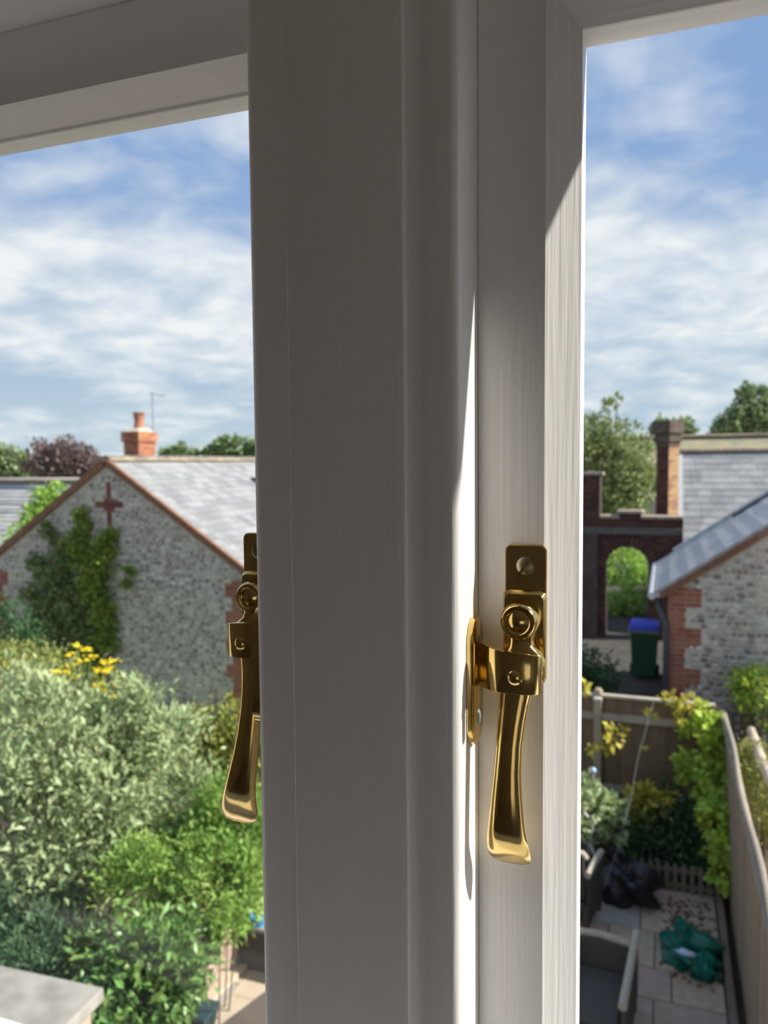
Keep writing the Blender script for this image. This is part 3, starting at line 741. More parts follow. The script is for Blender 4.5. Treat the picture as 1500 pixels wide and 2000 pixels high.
brickwork(pr, pcz(pb) + U * pw / 2 - V * pd / 2, V, U, nn_, brick_lit, spans=lambda z, k: [(0, pd)], nmax=90)
zc = pb + nn_ * .075
capm = mat('dark_lichen_brick', (.13, .10, .075), rough=.95, var=.5, scale=8)
for z0, z1, ex in ((zc, zc + .12, .02), (zc + .12, zc + .22, .06), (zc + .22, zc + .32, .03), (zc + .32, ptop - .03, .08), (ptop - .03, ptop, .05)):
    obox(MB(), z0, z1, ex).build('corbel_course', capm, pr, bevel=.01)

# ------------------------------------------------------------------ slate-roofed house behind (right) and mossy roof further back
hb = thing('slate_house', 'long slate roof facing the garden behind the brick pier', 'building', (4, 22, .7))
hy = 22.5; hz = on(1400, 886, 1, hy)[2]; hx0 = on(1330, 886, 1, hy)[0]; hx1 = 12.0
MB().prism([(hy - 3.1, .7), (hy + 3.1, .7), (hy + 3.1, hz - 3.0), (hy, hz - .1), (hy - 3.1, hz - 3.0)], 0, hx0 + .15, hx1).build('walls', mortar, hb)
v_ = nrm((0, 1, 1.0)); O = np.array([hx0, hy - 3.3, hz - 3.3])
MB().hexa([O, (hx1, O[1], O[2]), (hx1, hy, hz), (hx0, hy, hz)], [O + (0, 0, .05), (hx1, O[1], O[2] + .05), (hx1, hy, hz + .05), (hx0, hy, hz + .05)]).build('roof_deck', slate_b, hb)
slates(hb, O + np.array([0, -.03, .04]), (1, 0, 0), v_, hx1 - hx0, 4.66, .30, .235, slate_o, nmax=300)
pieces(hb, 'ridge_tile', ridge_me, mat('dark_ridge', (.09, .09, .09), rough=.8), [(np.array([hx0 + .2 + k * .45, hy, hz + .04]), rotz(math.pi / 2) @ np.diag([1.1, .45, 1.1])) for k in range(int((hx1 - hx0) / .45))], 30, 'ridge_tiles_far')
MB().beam((hx0 - .02, O[1], O[2] + .09), (hx0 - .02, hy, hz + .09), .12, .05).build('verge_course', mat('white_verge', (.6, .58, .54), rough=.8), hb)
mb_ = thing('mossy_roof_house', 'mossy ochre roof along the skyline behind the brick gateway', 'building', (2, 41, .7))
my = 41.0; mz = on(1420, 857, 1, my)[2]; mx0, mx1 = -6.5, 20.0
moss = mat('mossy_roof', (.40, .33, .20), rough=.95, var=.45, scale=1.6, col2=(.25, .25, .17))
MB().prism([(my - 4, .7), (my + 4, .7), (my + 4, mz - 2.6), (my, mz), (my - 4, mz - 2.6)], 0, mx0, mx1).build('walls', mortar, mb_)
MB().hexa([(mx0, my - 4.2, mz - 2.7), (mx1, my - 4.2, mz - 2.7), (mx1, my, mz), (mx0, my, mz)], [(mx0, my - 4.2, mz - 2.6), (mx1, my - 4.2, mz - 2.6), (mx1, my, mz + .1), (mx0, my, mz + .1)]).build('roof', moss, mb_)
pieces(mb_, 'ridge_tile', ridge_me, moss, [(np.array([mx0 + .25 + k * .5, my, mz + .10]), rotz(math.pi / 2) @ np.diag([1.5, .5, 1.5])) for k in range(int((mx1 - mx0) / .5))], 30, 'ridge_tiles_far')

# ------------------------------------------------------------------ wheelie bin
bn = thing('wheelie_bin', 'dark green wheelie bin with a blue lid in front of the brick arch', 'bin', (at(1258, 1318, 14.8)[0], at(1258, 1318, 14.8)[1], .70))
o = wl(bn); gm = mat('bin_green', (.015, .075, .035), rough=.5); bl = mat('bin_blue', (.02, .06, .55), rough=.45)
def bq(w, d, z, dy=0): return [o + np.array([sx * w / 2, sy * d / 2 + dy, z]) for sx, sy in ((-1, -1), (1, -1), (1, 1), (-1, 1))]
MB().hexa(bq(.42, .46, .06), bq(.50, .60, .90)).build('body', gm, bn, bevel=.02)
MB().hexa(bq(.56, .66, .88), bq(.56, .66, .95)).build('rim', mat('bin_rim', (.13, .17, .12), rough=.5), bn, bevel=.015)
lid = MB().hexa(bq(.57, .68, .95), bq(.50, .56, 1.06)).build('lid', bl, bn, bevel=.03)
for s in (-1, 1):
    MB().lathe([(.02, -.03), (.10, -.03), (.10, .03), (.02, .03)], o + np.array([s * .24, .24, .10]), (1, 0, 0), 16).build('wheel', black_m, bn)
MB().tube([o + (-.2, .36, .93), o + (.2, .36, .93)], .018, 8).build('handle', gm, bn)

# ------------------------------------------------------------------ garden fences
wood = mat('fence_wood', (.24, .165, .095), rough=.85, var=.35, scale=3, stretch=(1, 1, .08), rnd=.15)
wood_g = mat('grey_fence_wood', (.36, .30, .23), rough=.85, var=.3, scale=4, rnd=.1)
post_m = mat('pale_post', (.42, .34, .24), rough=.85, var=.25, scale=5)
FY = 10.2
ff = thing('back_fence', 'brown close-board garden fence with pale capping behind the flower bed', 'fence', (-.6, FY, 0))
ftop = 1.70
fx0, fx1 = -3.4, .66
T = []; x = fx0; k = 0
while x < fx1:
    T.append((np.array([x + .055, FY + .03 + (.008 if k % 2 else 0), .90]), np.diag([.115, .018, 1.56]))); x += .105; k += 1
pieces(ff, 'fence_board', UB('fence_board'), wood, T, 300, 'fence_boards')
MB().box((fx0, FY - .02, ftop - .02), (fx1, FY + .07, ftop + .015)).build('capping', mat('cap_rail', (.50, .43, .34), rough=.8, var=.2), ff, bevel=.005)
for z in (1.42, .46):
    MB().prism([(FY + .02, z - .05), (FY - .035, z - .04), (FY - .02, z + .05), (FY + .02, z + .05)], 0, fx0, fx1).build('rail', wood_g, ff)
MB().box((fx0, FY - .015, .02), (fx1, FY + .01, .16)).build('gravel_board', wood, ff)
for px in (1168, 960, 760):
    xx = on(px, 1360, 1, FY)[0]
    MB().box((xx - .05, FY - .07, -.02), (xx + .05, FY + .02, ftop - .06)).build('post', post_m, ff, bevel=.006)
    cp = MB().box((xx - .055, FY - .075, ftop - .06), (xx + .055, FY + .025, ftop - .02)).build('post_cap', mat('white_cap', (.66, .62, .55), rough=.7), ff, bevel=.008)
    MB().lathe([(.055, 0), (.06, .03), (.045, .065), (.015, .08)], (xx, FY + .02, ftop + .015), n=14).build('finial', post_m, ff, smooth=40)
# side fence along the right edge of the patio
SX = .74
sf = thing('side_fence', 'tall pale board fence running along the right edge of the patio', 'fence', (SX, 7.5, 0))
T = []; y = 3.4; k = 0
while y < FY - .05:
    T.append((np.array([SX + .012 + (.008 if k % 2 else 0), y + .07, .80]), np.diag([.018, .150, 1.66]))); y += .14; k += 1
pieces(sf, 'fence_board', UB('fence_board'), mat('side_boards', (.37, .28, .19), rough=.85, var=.25, scale=3, stretch=(1, 1, .1), rnd=.12), T, 300, 'fence_boards')
MB().box((SX - .015, 3.4, 1.58), (SX + .05, FY - .04, 1.64)).build('capping', wood_g, sf, bevel=.006)
MB().box((SX - .13, 3.4, -.03), (SX - .07, FY - .6, .14)).build('gravel_board', mat('old_board', (.22, .16, .11), rough=.9, var=.4, scale=3), sf, bevel=.008)
# twisted rope lying along the capping
rope = thing('rope', 'pale twisted rope lying along the top of the side fence', 'rope', (SX + .01, 7.5, 1.64))
rm = mat('rope_fibre', (.56, .48, .38), rough=.95, var=.3, scale=60)
for s in range(2):
    pth = []
    for i in range(330):
        y = 4.2 + (FY - .35 - 4.2) * i / 329; a = i * .95 + s * math.pi
        pth.append((SX + .02 + .015 * math.sin(y * 2.3) + .011 * math.cos(a), y, 1.668 + .011 * math.sin(a)))
    MB().tube(pth, .013, 5).build('strand', rm, rope, smooth=60)
# neighbour's weathered rail beyond, and a trellis
nb = thing('neighbour_rail', 'pale weathered timber rail among plants beyond the side fence', 'fence rail', (1.05, 7.2, .7))
MB().tube([(1.02, 9.6, 1.62), (1.04, 8.6, 1.60), (1.10, 7.6, 1.58), (1.12, 6.2, 1.55)], [.05, .055, .06, .06], 8).build('rail', mat('bleached_log', (.55, .45, .34), rough=.9, var=.3, scale=5), nb, smooth=60)
for y in (9.4, 7.0): MB().tube([(1.06, y, -.03), (1.06, y, 1.6)], .05, 8).build('post', wood_g, nb)
tr = thing('trellis_panel', 'dark square lattice trellis against the flint wall at the right edge', 'trellis', (1.3, 10.9, .7))
tx0, tx1 = on(1428, 1420, 1, 10.9)[0], on(1540, 1420, 1, 10.9)[0]; tz0, tz1 = .72, on(1450, 1398, 1, 10.9)[2]
tm = mat('dark_trellis', (.075, .06, .045), rough=.85, var=.3)
for i in range(int((tx1 - tx0) / .11) + 1): MB().box((tx0 + i * .11, 10.90, tz0), (tx0 + i * .11 + .042, 10.915, tz1)).build('slat', tm, tr)
for i in range(int((tz1 - tz0) / .11) + 1): MB().box((tx0, 10.885, tz0 + i * .11), (tx1, 10.90, tz0 + i * .11 + .042)).build('slat', tm, tr)

# ------------------------------------------------------------------ patio
slab_cols = [mat('slab_buff', (.50, .38, .27), rough=.85, var=.2, scale=4), mat('slab_grey', (.40, .37, .33), rough=.85, var=.2, scale=4), mat('slab_rose', (.46, .34, .27), rough=.85, var=.2, scale=4)]
pat = MB().box((-4.0, 2.2, -.05), (.62, 8.55, -.012)).build('patio', mat('patio_joint', (.14, .12, .10), rough=.95, var=.3, scale=8)); tag(pat, 'paved garden patio of square stone slabs', 'paving', kind='structure')
sm = UB('paving_slab'); smes = []
for m_ in slab_cols:
    q = sm.copy(); q.materials.clear(); q.materials.append(m_); smes.append(q)
y = 2.25; row = 0
while y < 8.4:
    h = (.45, .60, .45)[row % 3]; x = .60
    while x > -3.9:
        w = random.choice((.45, .6, .6, .75)); w = min(w, x + 3.95)
        if w > .1:
            o_ = bpy.data.objects.new('paving_slab', random.choice(smes)); o_.parent = pat
            o_.location = np.array([x - w / 2, y + h / 2, -.006]) - wl(pat); o_.scale = (w - .014, h - .014, .03); COL.objects.link(o_)
        x -= w
    y += h; row += 1

# low picket edging in front of the flower bed
pk = thing('picket_edging', 'low picket edging in front of the shaded flower bed', 'edging', (.2, 8.68, 0))
pkm = mat('old_picket', (.22, .175, .125), rough=.85, var=.3, scale=8)
for i in range(14):
    x = -.62 + i * .088
    MB().prism([(x, -.02), (x + .045, -.02), (x + .045, .30), (x + .0225, .335), (x, .30)], 1, 8.66, 8.68).build('picket', pkm, pk)
for z in (.05, .22): MB().box((-.65, 8.68, z), (.60, 8.70, z + .04)).build('rail', pkm, pk)

# black bin bag
def lump(name, c, r, m, parent, seed, amp=.18, freq=3.0, flat=0.0, n=28, k=16):
    rg = np.random.default_rng(seed); ph = rg.uniform(0, 6.28, (6, 3)); fr_ = rg.uniform(.6, 1.6, (6, 3)) * freq
    rings = []
    for i in range(k + 1):
        t = math.pi * i / k; ring = []
        for j in range(n):
            a = 2 * math.pi * j / n; d = np.array([math.sin(t) * math.cos(a), math.sin(t) * math.sin(a), math.cos(t)])
            s = 1 + amp * sum(math.sin(fr_[q] @ d + ph[q, 0]) * .35 for q in range(6)) + amp * .25 * math.sin(9 * a + 5 * d[2])
            p = np.asarray(c) + d * np.asarray(r) * s
            ring.append((p[0], p[1], max(p[2], flat)))
        rings.append(ring)
    return MB().loft(rings).build(name, m, parent, smooth=50)
bag = thing('bin_bag', 'shiny black bin bag slumped on the patio before the picket edging', 'bin bag', (-.29, 8.33, 0))
bgm = mat('black_plastic', (.008, .009, .014), rough=.28, bump=.8, bscale=9, scale=4, bdist=.03)
lump('bag_body', (-.29, 8.33, .17), (.34, .22, .24), bgm, bag, 3, .35, 4)
lump('bag_neck', (-.42, 8.42, .42), (.10, .09, .10), bgm, bag, 5, .5, 5, n=14, k=8)
# teal cover heaped by the fence
tp = thing('teal_cover', 'crumpled teal green plastic cover heaped beside the fence', 'cover', (.38, 7.45, 0))
tpm = mat('teal_plastic', (.0, .17, .115), rough=.35, bump=.9, bscale=6, scale=3, bdist=.05, col2=(.0, .11, .075))
lump('sheet', (.30, 7.55, .04), (.24, .36, .16), tpm, tp, 8, .4, 4, flat=.004)
lump('sheet_fold', (.46, 7.38, .03), (.12, .22, .12), tpm, tp, 12, .4, 5, flat=.004)
pw_ = thing('paper_wrapper', 'small pale blue wrapper lying on the teal cover', 'wrapper', on(1340, 1862, 2, .19))
lump('wrapper', wl(pw_), (.085, .04, .03), mat('pale_wrapper', (.52, .62, .80), rough=.5), pw_, 21, .3, 4, n=14, k=8)

# ------------------------------------------------------------------ woven garden chairs
wick = mat('grey_wicker', (.075, .068, .06), rough=.75, var=.35, scale=60, bump=.9, bscale=120, bdist=.004)
wickp = mat('pale_wicker', (.50, .43, .33), rough=.75, var=.3, scale=50, bump=.8, bscale=140, bdist=.004)
cush = mat('cushion', (.07, .063, .055), rough=.9, var=.1, scale=20)
def chair(loc, rz, label, bh=.88, by=.27, ay=(-.31, .30), fy=-.30):
    r = thing('garden_armchair', label, 'chair', loc, 'woven garden armchairs on the patio')
    c, s = math.cos(rz), math.sin(rz); B = np.asarray(loc)
    def W(p): return B + np.array([c * p[0] - s * p[1], s * p[0] + c * p[1], p[2]])
    def bx(lo, hi, nm, m, bev=.02):
        x0, y0, z0 = lo; x1, y1, z1 = hi
        q = [(x0, y0), (x1, y0), (x1, y1), (x0, y1)]
        return MB().hexa([W((*p, z0)) for p in q], [W((*p, z1)) for p in q]).build(nm, m, r, bevel=bev)
    bx((-.27, fy, .26), (.27, by, .34), 'seat', wick)
    bx((-.25, fy + .01, .345), (.25, by - .05, .40), 'seat_cushion', cush, .025)
    tl = (bh - .38) * .18
    MB().hexa([W((-.27, by - .05, .38)), W((.27, by - .05, .38)), W((.27, by, .38)), W((-.27, by, .38))], [W((-.27, by - .05 + tl, bh)), W((.27, by - .05 + tl, bh)), W((.27, by + tl, bh)), W((-.27, by + tl, bh))]).build('backrest', wick, r, bevel=.015)
    MB().tube([W((-.29, by - .03 + tl, bh - .03)), W((-.27, by - .025 + tl, bh + .01)), W((0, by - .015 + tl, bh + .03)), W((.27, by - .025 + tl, bh + .01)), W((.29, by - .03 + tl, bh - .03))], .032, 10).build('top_rail', wickp, r, smooth=50)
    for sx in (-1, 1):
        bx((sx * .30 - .025, fy + .03, .12), (sx * .30 + .025, .26, .62), 'side_panel', wick)
        MB().tube([W((sx * .30, ay[0], .63)), W((sx * .30, -.05, .655)), W((sx * .30, ay[1], .66))], .035, 10).build('armrest', wickp, r, smooth=50)
        for yy in (fy + .03, .27):
            bx((sx * .29 - .025, yy - .025, 0), (sx * .29 + .025, yy + .025, .32), 'leg', wick, .006)
    return r
c1 = on(1120, 1760, 2, .5)
chair((-.90, 7.80, 0), math.radians(172), 'grey woven garden armchair nearer the bin bag')
chair((-.47, 6.30, 0), math.radians(-4), 'grey woven garden armchair with pale armrest at the bottom of the right pane', bh=.62, by=.20, ay=(-.62, .36), fy=-.56)

# folded metal frame leaning behind the chairs, and a cane with a blue cap
fm_ = thing('metal_frame', 'folded grey metal frame standing behind the garden chairs', 'frame', (-.93, 8.4, 0))
mm = mat('galvanised_metal', (.42, .43, .42), rough=.5, metal=.5, var=.3, scale=20)
z0 = [on(1160, 1592, 1, 8.6), on(1152, 1648, 1, 8.5), on(1170, 1690, 1, 8.4), on(1128, 1570, 1, 8.6), on(1150, 1600, 1, 8.6), on(1125, 1640, 1, 8.5)]
for a, b_ in ((0, 1), (1, 2), (3, 4), (5, 1)): MB().tube([z0[a], z0[b_]], .02, 8).build('tube', mm, fm_)
for i in (2, 1): MB().tube([z0[i], (z0[i][0], z0[i][1], 0)], .02, 8).build('leg', mm, fm_)
MB().tube([z0[5], (z0[5][0] - .3, z0[5][1], 0)], .02, 8).build('leg', mm, fm_)
cn = thing('garden_cane', 'pale upright cane with a light blue ball cap by the back fence', 'cane', (on(1154, 1540, 1, 9.3)[0], 9.3, -.03))
tp_ = on(1158, 1505, 1, 9.3); MB().tube([(tp_[0] - .05, 9.32, -.03), tuple(tp_)], .022, 8).build('cane', mat('cane', (.36, .30, .26), rough=.8), cn)
MB().lathe([(.002, -.04), (.03, -.03), (.042, 0), (.03, .03), (.002, .04)], tp_, n=14).build('cap', mat('pale_blue_plastic', (.35, .55, .75), rough=.4), cn, smooth=60)
wr = [at(1276, 1372, 9.4), at(1246, 1480, 9.0), at(1232, 1560, 8.7), at(1205, 1660, 8.2), at(1178, 1735, 7.9)]
cb = MB().tube(wr, .0025, 6).build('slack_wire', mat('grey_wire', (.20, .21, .22), rough=.6)); tag(cb, 'thin grey wire hanging slack from the fence down to the patio', 'wire')

# ------------------------------------------------------------------ left garden: terrace, brick bed, planter box, coping
tile_w = mat('sunny_paving', (.52, .43, .32), rough=.85, var=.15, scale=4)
brw = thing('raised_bed', 'low pink brick raised bed edge in sun below the shrubs', 'raised bed', (-4.0, 5.9, 0))
A = on(385, 1965, 2, 0); Bp = on(452, 1900, 2, 0)
dirw = nrm(np.array([Bp[0] - A[0], Bp[1] - A[1], 0])); nw = np.array([dirw[1], -dirw[0], 0]); pal = mat('pale_brick', (.48, .34, .27), rough=.9, var=.25, scale=10, rnd=.15)
A0 = A + dirw * .05; Lw = 2.1
MB().hexa([A0 - nw * .35, A0 - nw * .03, A0 + dirw * Lw - nw * .03, A0 + dirw * Lw - nw * .35], [p + np.array([0, 0, .40]) for p in (A0 - nw * .35, A0 - nw * .03, A0 + dirw * Lw - nw * .03, A0 + dirw * Lw - nw * .35)]).build('bed_core', soil, brw)
brickwork(brw, A0, dirw, nw, 6, pal, spans=lambda z, k: [(0, Lw)], th=.10, nmax=80)
MB().beam(A0 + (0, 0, .02) + nw * .06, A0 + dirw * Lw + np.array([0, 0, .02]) + nw * .06, .10, .06).build('plinth', tile_w, brw)
pl = thing('planter_box', 'dark grey woven planter box at the edge of the sunny paving', 'planter', (-3.35, 6.15, 0))
c0 = on(456, 1903, 2, 0); x0, y0_ = c0[0] + .02, c0[1] + .10
b = MB().box((x0, y0_, 0), (x0 + .9, y0_ + .06, .40)).box((x0, y0_ + .06, 0), (x0 + .06, y0_ + .5, .40)).box((x0 + .84, y0_ + .06, 0), (x0 + .9, y0_ + .5, .40)).box((x0 + .06, y0_ + .44, 0), (x0 + .84, y0_ + .5, .40)); b.build('box_sides', wick, pl)
MB().box((x0 - .02, y0_ - .02, .40), (x0 + .92, y0_ + .07, .44)).build('rim', mat('planter_rim', (.30, .27, .23), rough=.8), pl, bevel=.01)
MB().box((x0 + .06, y0_ + .06, 0), (x0 + .84, y0_ + .44, .34)).build('soil', soil, pl)
bp_ = on(503, 1793, 2, .5); bc = thing('blue_pot', 'small bright blue plastic tub behind the grey planter box', 'tub', (bp_[0], bp_[1], .34))
MB().lathe([(.06, 0), (.085, .13), (.095, .14), (.09, .15), (.07, .13)], (bp_[0], bp_[1], .40), n=18).build('tub', mat('bright_blue', (.04, .30, .62), rough=.4), bc, smooth=40)
pv = thing('sunny_terrace', 'sunlit pale stone terrace slabs at the foot of the raised bed', 'paving', (-3.4, 5.0, 0))
for i in range(3):
    for j in range(5):
        MB().box((-3.60 + i * .62, 3.7 + j * .62, -.012), (-3.60 + i * .62 + .61, 3.7 + j * .62 + .61, .012)).build('slab', tile_w, pv)
mt_ = thing('door_mat', 'dark brown flat mat on the sunny terrace', 'mat', (-2.7, 4.9, .014))
q = [on(430, 2005, 2, .02), on(520, 1937, 2, .02), on(640, 1990, 2, .02), on(560, 2080, 2, .02)]
MB().hexa([p - np.array([0, 0, .005]) for p in q], [p + np.array([0, 0, .01]) for p in q]).build('mat', mat('mat_brown', (.12, .095, .08), rough=.95, var=.2, scale=40), mt_)
ct = thing('green_crate', 'dark teal plastic crate below the glossy shrub', 'crate', on(383, 2010, 2, .0))
o = wl(ct); o = np.array([o[0], o[1], 0])
crm2 = mat('crate_teal', (.015, .04, .04), rough=.5)
MB().hexa([o + (-.13, -.10, 0), o + (.13, -.10, 0), o + (.13, .10, 0), o + (-.13, .10, 0)], [o + (-.16, -.12, .18), o + (.16, -.12, .18), o + (.16, .12, .18), o + (-.16, .12, .18)]).build('body', crm2, ct, bevel=.012)
MB().hexa([o + (-.17, -.13, .178), o + (.17, -.13, .178), o + (.17, .13, .178), o + (-.17, .13, .178)], [o + (-.17, -.13, .20), o + (.17, -.13, .20), o + (.17, .13, .20), o + (-.17, .13, .20)]).build('rim', mat('crate_rim', (.03, .06, .065), rough=.4), ct, bevel=.008)

cop = thing('wall_coping', 'pale weathered stone coping slab on a brick pier at the bottom left', 'coping', (-2.95, 2.45, 0))
K0, K1, K2 = on(-60, 1872, 2, 2.2), on(203, 1928, 2, 2.2), on(185, 1990, 2, 2.2)
e1 = nrm(K1 - K0); e2 = np.array([e1[1], -e1[0], 0])
q = [K1, K1 - e1 * 1.6, K1 - e1 * 1.6 + e2 * .75, K1 + e2 * .75]
cpm = mat('coping_stone', (.34, .32, .28), rough=.9, var=.35, scale=7, bump=.4, bscale=60, bdist=.004)
MB().hexa([p - np.array([0, 0, .07]) for p in q], q).build('coping_slab', cpm, cop, bevel=.008)
q2_ = [K1 - e1 * .05 + e2 * .05, K1 - e1 * 1.55 + e2 * .05, K1 - e1 * 1.55 + e2 * .70, K1 - e1 * .05 + e2 * .70]
MB().hexa([np.array([p[0], p[1], 0]) for p in q2_], [p - np.array([0, 0, .07]) for p in q2_]).build('pier_core', mortar, cop)
brickwork(cop, np.array([q2_[0][0], q2_[0][1], 0]), e2, e1, 28, pal, spans=lambda z, k: [(0, .65)], nmax=60)

# ================================================================== plants
def leafmat(name, c, c2=None, rnd=.35, trans=.3, rough=.5): return mat(name, c, rough=rough, col2=c2, var=.2, scale=2.5, rnd=rnd, trans=trans, spec=.35)
LEAF = {}
def leaf_mesh(m):
    if m.name not in LEAF:
        me = MB().add([(0, 0, 0), (-.5, .45, .10), (0, .5, 0), (.5, .45, .10), (0, 1, -.05)], [(0, 2, 1), (0, 3, 2), (1, 2, 4), (2, 3, 4)]).mesh('leaf')
        me.materials.append(m); LEAF[m.name] = me
    return LEAF[m.name]
def gen_leaves(blobs, n, ll, lw, seed, twig=12, spread=.22, upb=.25, shell=.45, droop=0.0, clump=0):
    rg = np.random.default_rng(seed); vol = np.array([b[3] * b[4] * b[5] for b in blobs]) ** .72; vol /= vol.sum()
    P = []; Dd = []
    for b, f in zip(blobs, vol):
        k = max(1, int(n * f / twig)); c = np.array(b[:3]); r = np.array(b[3:6])
        d = rg.normal(size=(k, 3)); d /= np.linalg.norm(d, axis=1)[:, None]
        if clump:
            cc = rg.normal(size=(clump, 3)); cc /= np.linalg.norm(cc, axis=1)[:, None]
            d = cc[rg.integers(0, clump, k)] + rg.normal(size=(k, 3)) * .21; dl = np.linalg.norm(d, axis=1); d /= dl[:, None]
        rad = (1 - shell) + shell * rg.random(k) ** .6
        if clump: rad *= 1 + .16 * np.sin(rg.integers(0, 9, k))
        rad *= 1 + .16 * np.sin(5 * d[:, 0] + seed) * np.sin(4 * d[:, 1] + 2 * seed) + .12 * np.sin(9 * d[:, 2] + 3 * d[:, 0])
        tw = c + d * r * rad[:, None]
        p = np.repeat(tw, twig, 0) + rg.normal(size=(k * twig, 3)) * spread * min(r.mean(), .6)
        dd = np.repeat(d, twig, 0) + rg.normal(size=(k * twig, 3)) * .75 + np.array([0, 0, upb - droop])
        P.append(p); Dd.append(dd / np.linalg.norm(dd, axis=1)[:, None])
    P = np.vstack(P); Dd = np.vstack(Dd); N_ = len(P)
    S = np.cross(Dd, rg.normal(size=(N_, 3)) * .6 + np.array([0, 0, 1.0])); S /= np.linalg.norm(S, axis=1)[:, None] + 1e-9
    Nn = np.cross(S, Dd)
    sc = rg.uniform(.6, 1.25, N_)
    return P, Dd, S, Nn, ll * sc, lw * sc
def foliage(parent, blobs, n, ll, lw, m, seed, singles=0, name='foliage', clipf=None, **k):
    P, Dd, S, Nn, l, w = gen_leaves(blobs, n, ll, lw, seed, **k)
    if clipf is not None:
        q = clipf(P); P, Dd, S, Nn, l, w = (a[q] for a in (P, Dd, S, Nn, l, w))
    N_ = len(P); idx = np.arange(N_); o = wl(parent)
    if singles:
        v = P - CAM; z = v @ FWD; x = 750 + FPX * (v @ RIGHT) / z; y = 1000 - FPX * (v @ UP) / z
        vis = (((x > 0) & (x < 500)) | ((x > 1135) & (x < 1500))) & (y > 0) & (y < 2000)
        sc = np.where(vis, l / z, 0); pick = np.argsort(-sc)[:singles]; pick = pick[sc[pick] > 0]
        me = leaf_mesh(m)
        for i in pick:
            ob = bpy.data.objects.new('leaf', me); ob.parent = parent
            M4 = Matrix(np.array([S[i] * w[i], Dd[i] * l[i], Nn[i] * l[i]]).T.tolist()).to_4x4(); M4.translation = Vector(P[i] - o)
            ob.matrix_local = M4; COL.objects.link(ob)
        idx = np.setdiff1d(idx, pick)
    P, Dd, S, Nn, l, w = (a[idx] for a in (P, Dd, S, Nn, l, w)); N_ = len(P); P = P - o
    l = l[:, None]; w = w[:, None]
    V = np.stack([P, P - S * w * .5 + Dd * l * .45 + Nn * l * .10, P + Dd * l * .5, P + S * w * .5 + Dd * l * .45 + Nn * l * .10, P + Dd * l - Nn * l * .05], 1).reshape(-1, 3)
    b = (np.arange(N_) * 5)[:, None]
    F = np.stack([b + np.array([0, 2, 1]), b + np.array([0, 3, 2]), b + np.array([1, 2, 4]), b + np.array([2, 3, 4])], 1).reshape(-1, 3)
    me = raw_mesh(name, V, F, m)
    ob = bpy.data.objects.new(name, me); place(ob, parent, o); ob['kind'] = 'stuff'
    return ob
def blob(px, py, D, r, sq=1.0, deep=1.0):
    c = at(px, py, D); R = r * D / FPX; return (c[0], c[1], c[2], R, R * deep, R * sq)
bark = mat('bark', (.13, .10, .07), rough=.95, var=.4, scale=12)
def plant(name, label, cat, blobs, n, ll, lw, m, seed, ground=0.0, singles=0, group=None, stem_r=.03, tree=False, wallplant=False, **k):
    B = np.array([b[:3] for b in blobs]); base = np.array([B[:, 0].mean(), B[:, 1].mean(), ground])
    r = thing(name, label, cat, base, group)
    foliage(r, blobs, n, ll, lw, m, seed, singles, **k)
    st = MB()
    if tree:
        low = B[:, 2].min(); fork = np.array([base[0], base[1], ground + (low - ground) * .6])
        st.tube([base - (0, 0, .05), fork], [stem_r * 1.3, stem_r], 8)
        for b in B: st.tube([fork, fork * .5 + b * .5 + np.array([0, 0, .15]), b], [stem_r * .7, stem_r * .45, stem_r * .15], 6)
        st.build('trunk', bark, r, smooth=60)
    else:
        for i, b in enumerate(B[:6]):
            g = np.array([base[0] * .6 + b[0] * .4, (base[1] * .6 + b[1] * .4), ground - .02])
            if wallplant: g = np.array([b[0], b[1], ground - .02])
            st.tube([g, g * .4 + b * .6, b], [stem_r, stem_r * .7, stem_r * .3], 6)
        st.build('stem', bark, r, smooth=60)
    return r
L_pale = leafmat('pale_grey_green_leaf', (.47, .54, .29), (.33, .42, .20), rnd=.35)
L_brt = leafmat('bright_green_leaf', (.38, .52, .13), (.24, .40, .09), rnd=.35, trans=.35)
L_glos = leafmat('glossy_dark_leaf', (.19, .31, .08), (.10, .20, .06), rough=.3, trans=.2)
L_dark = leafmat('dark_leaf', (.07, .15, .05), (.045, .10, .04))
L_weed = leafmat('blue_green_leaf', (.12, .21, .10), (.08, .16, .08))
L_oliv = leafmat('olive_hedge_leaf', (.38, .39, .10), (.28, .33, .09))
L_hedge = leafmat('russet_hedge_leaf', (.36, .33, .07), (.24, .32, .07))
L_ivyd = leafmat('ivy_leaf', (.30, .36, .14), (.18, .25, .09))
L_ivyb = leafmat('bright_ivy_leaf', (.36, .44, .08), (.20, .31, .06))  # lighter, yellower leaf tone than the other ivy
L_far = leafmat('far_tree_leaf', (.30, .37, .18), (.20, .28, .13))
L_purp = leafmat('purple_tree_leaf', (.25, .18, .165), (.17, .12, .115))
L_lime = leafmat('lime_leaf', (.38, .56, .10), (.28, .46, .08))
L_vine = leafmat('vine_leaf', (.55, .66, .08), (.34, .50, .10), trans=.45)
L_yell = leafmat('yellow_leaf', (.62, .50, .07), (.46, .45, .08))
L_tree = leafmat('grey_tree_leaf', (.34, .39, .16), (.24, .31, .12))

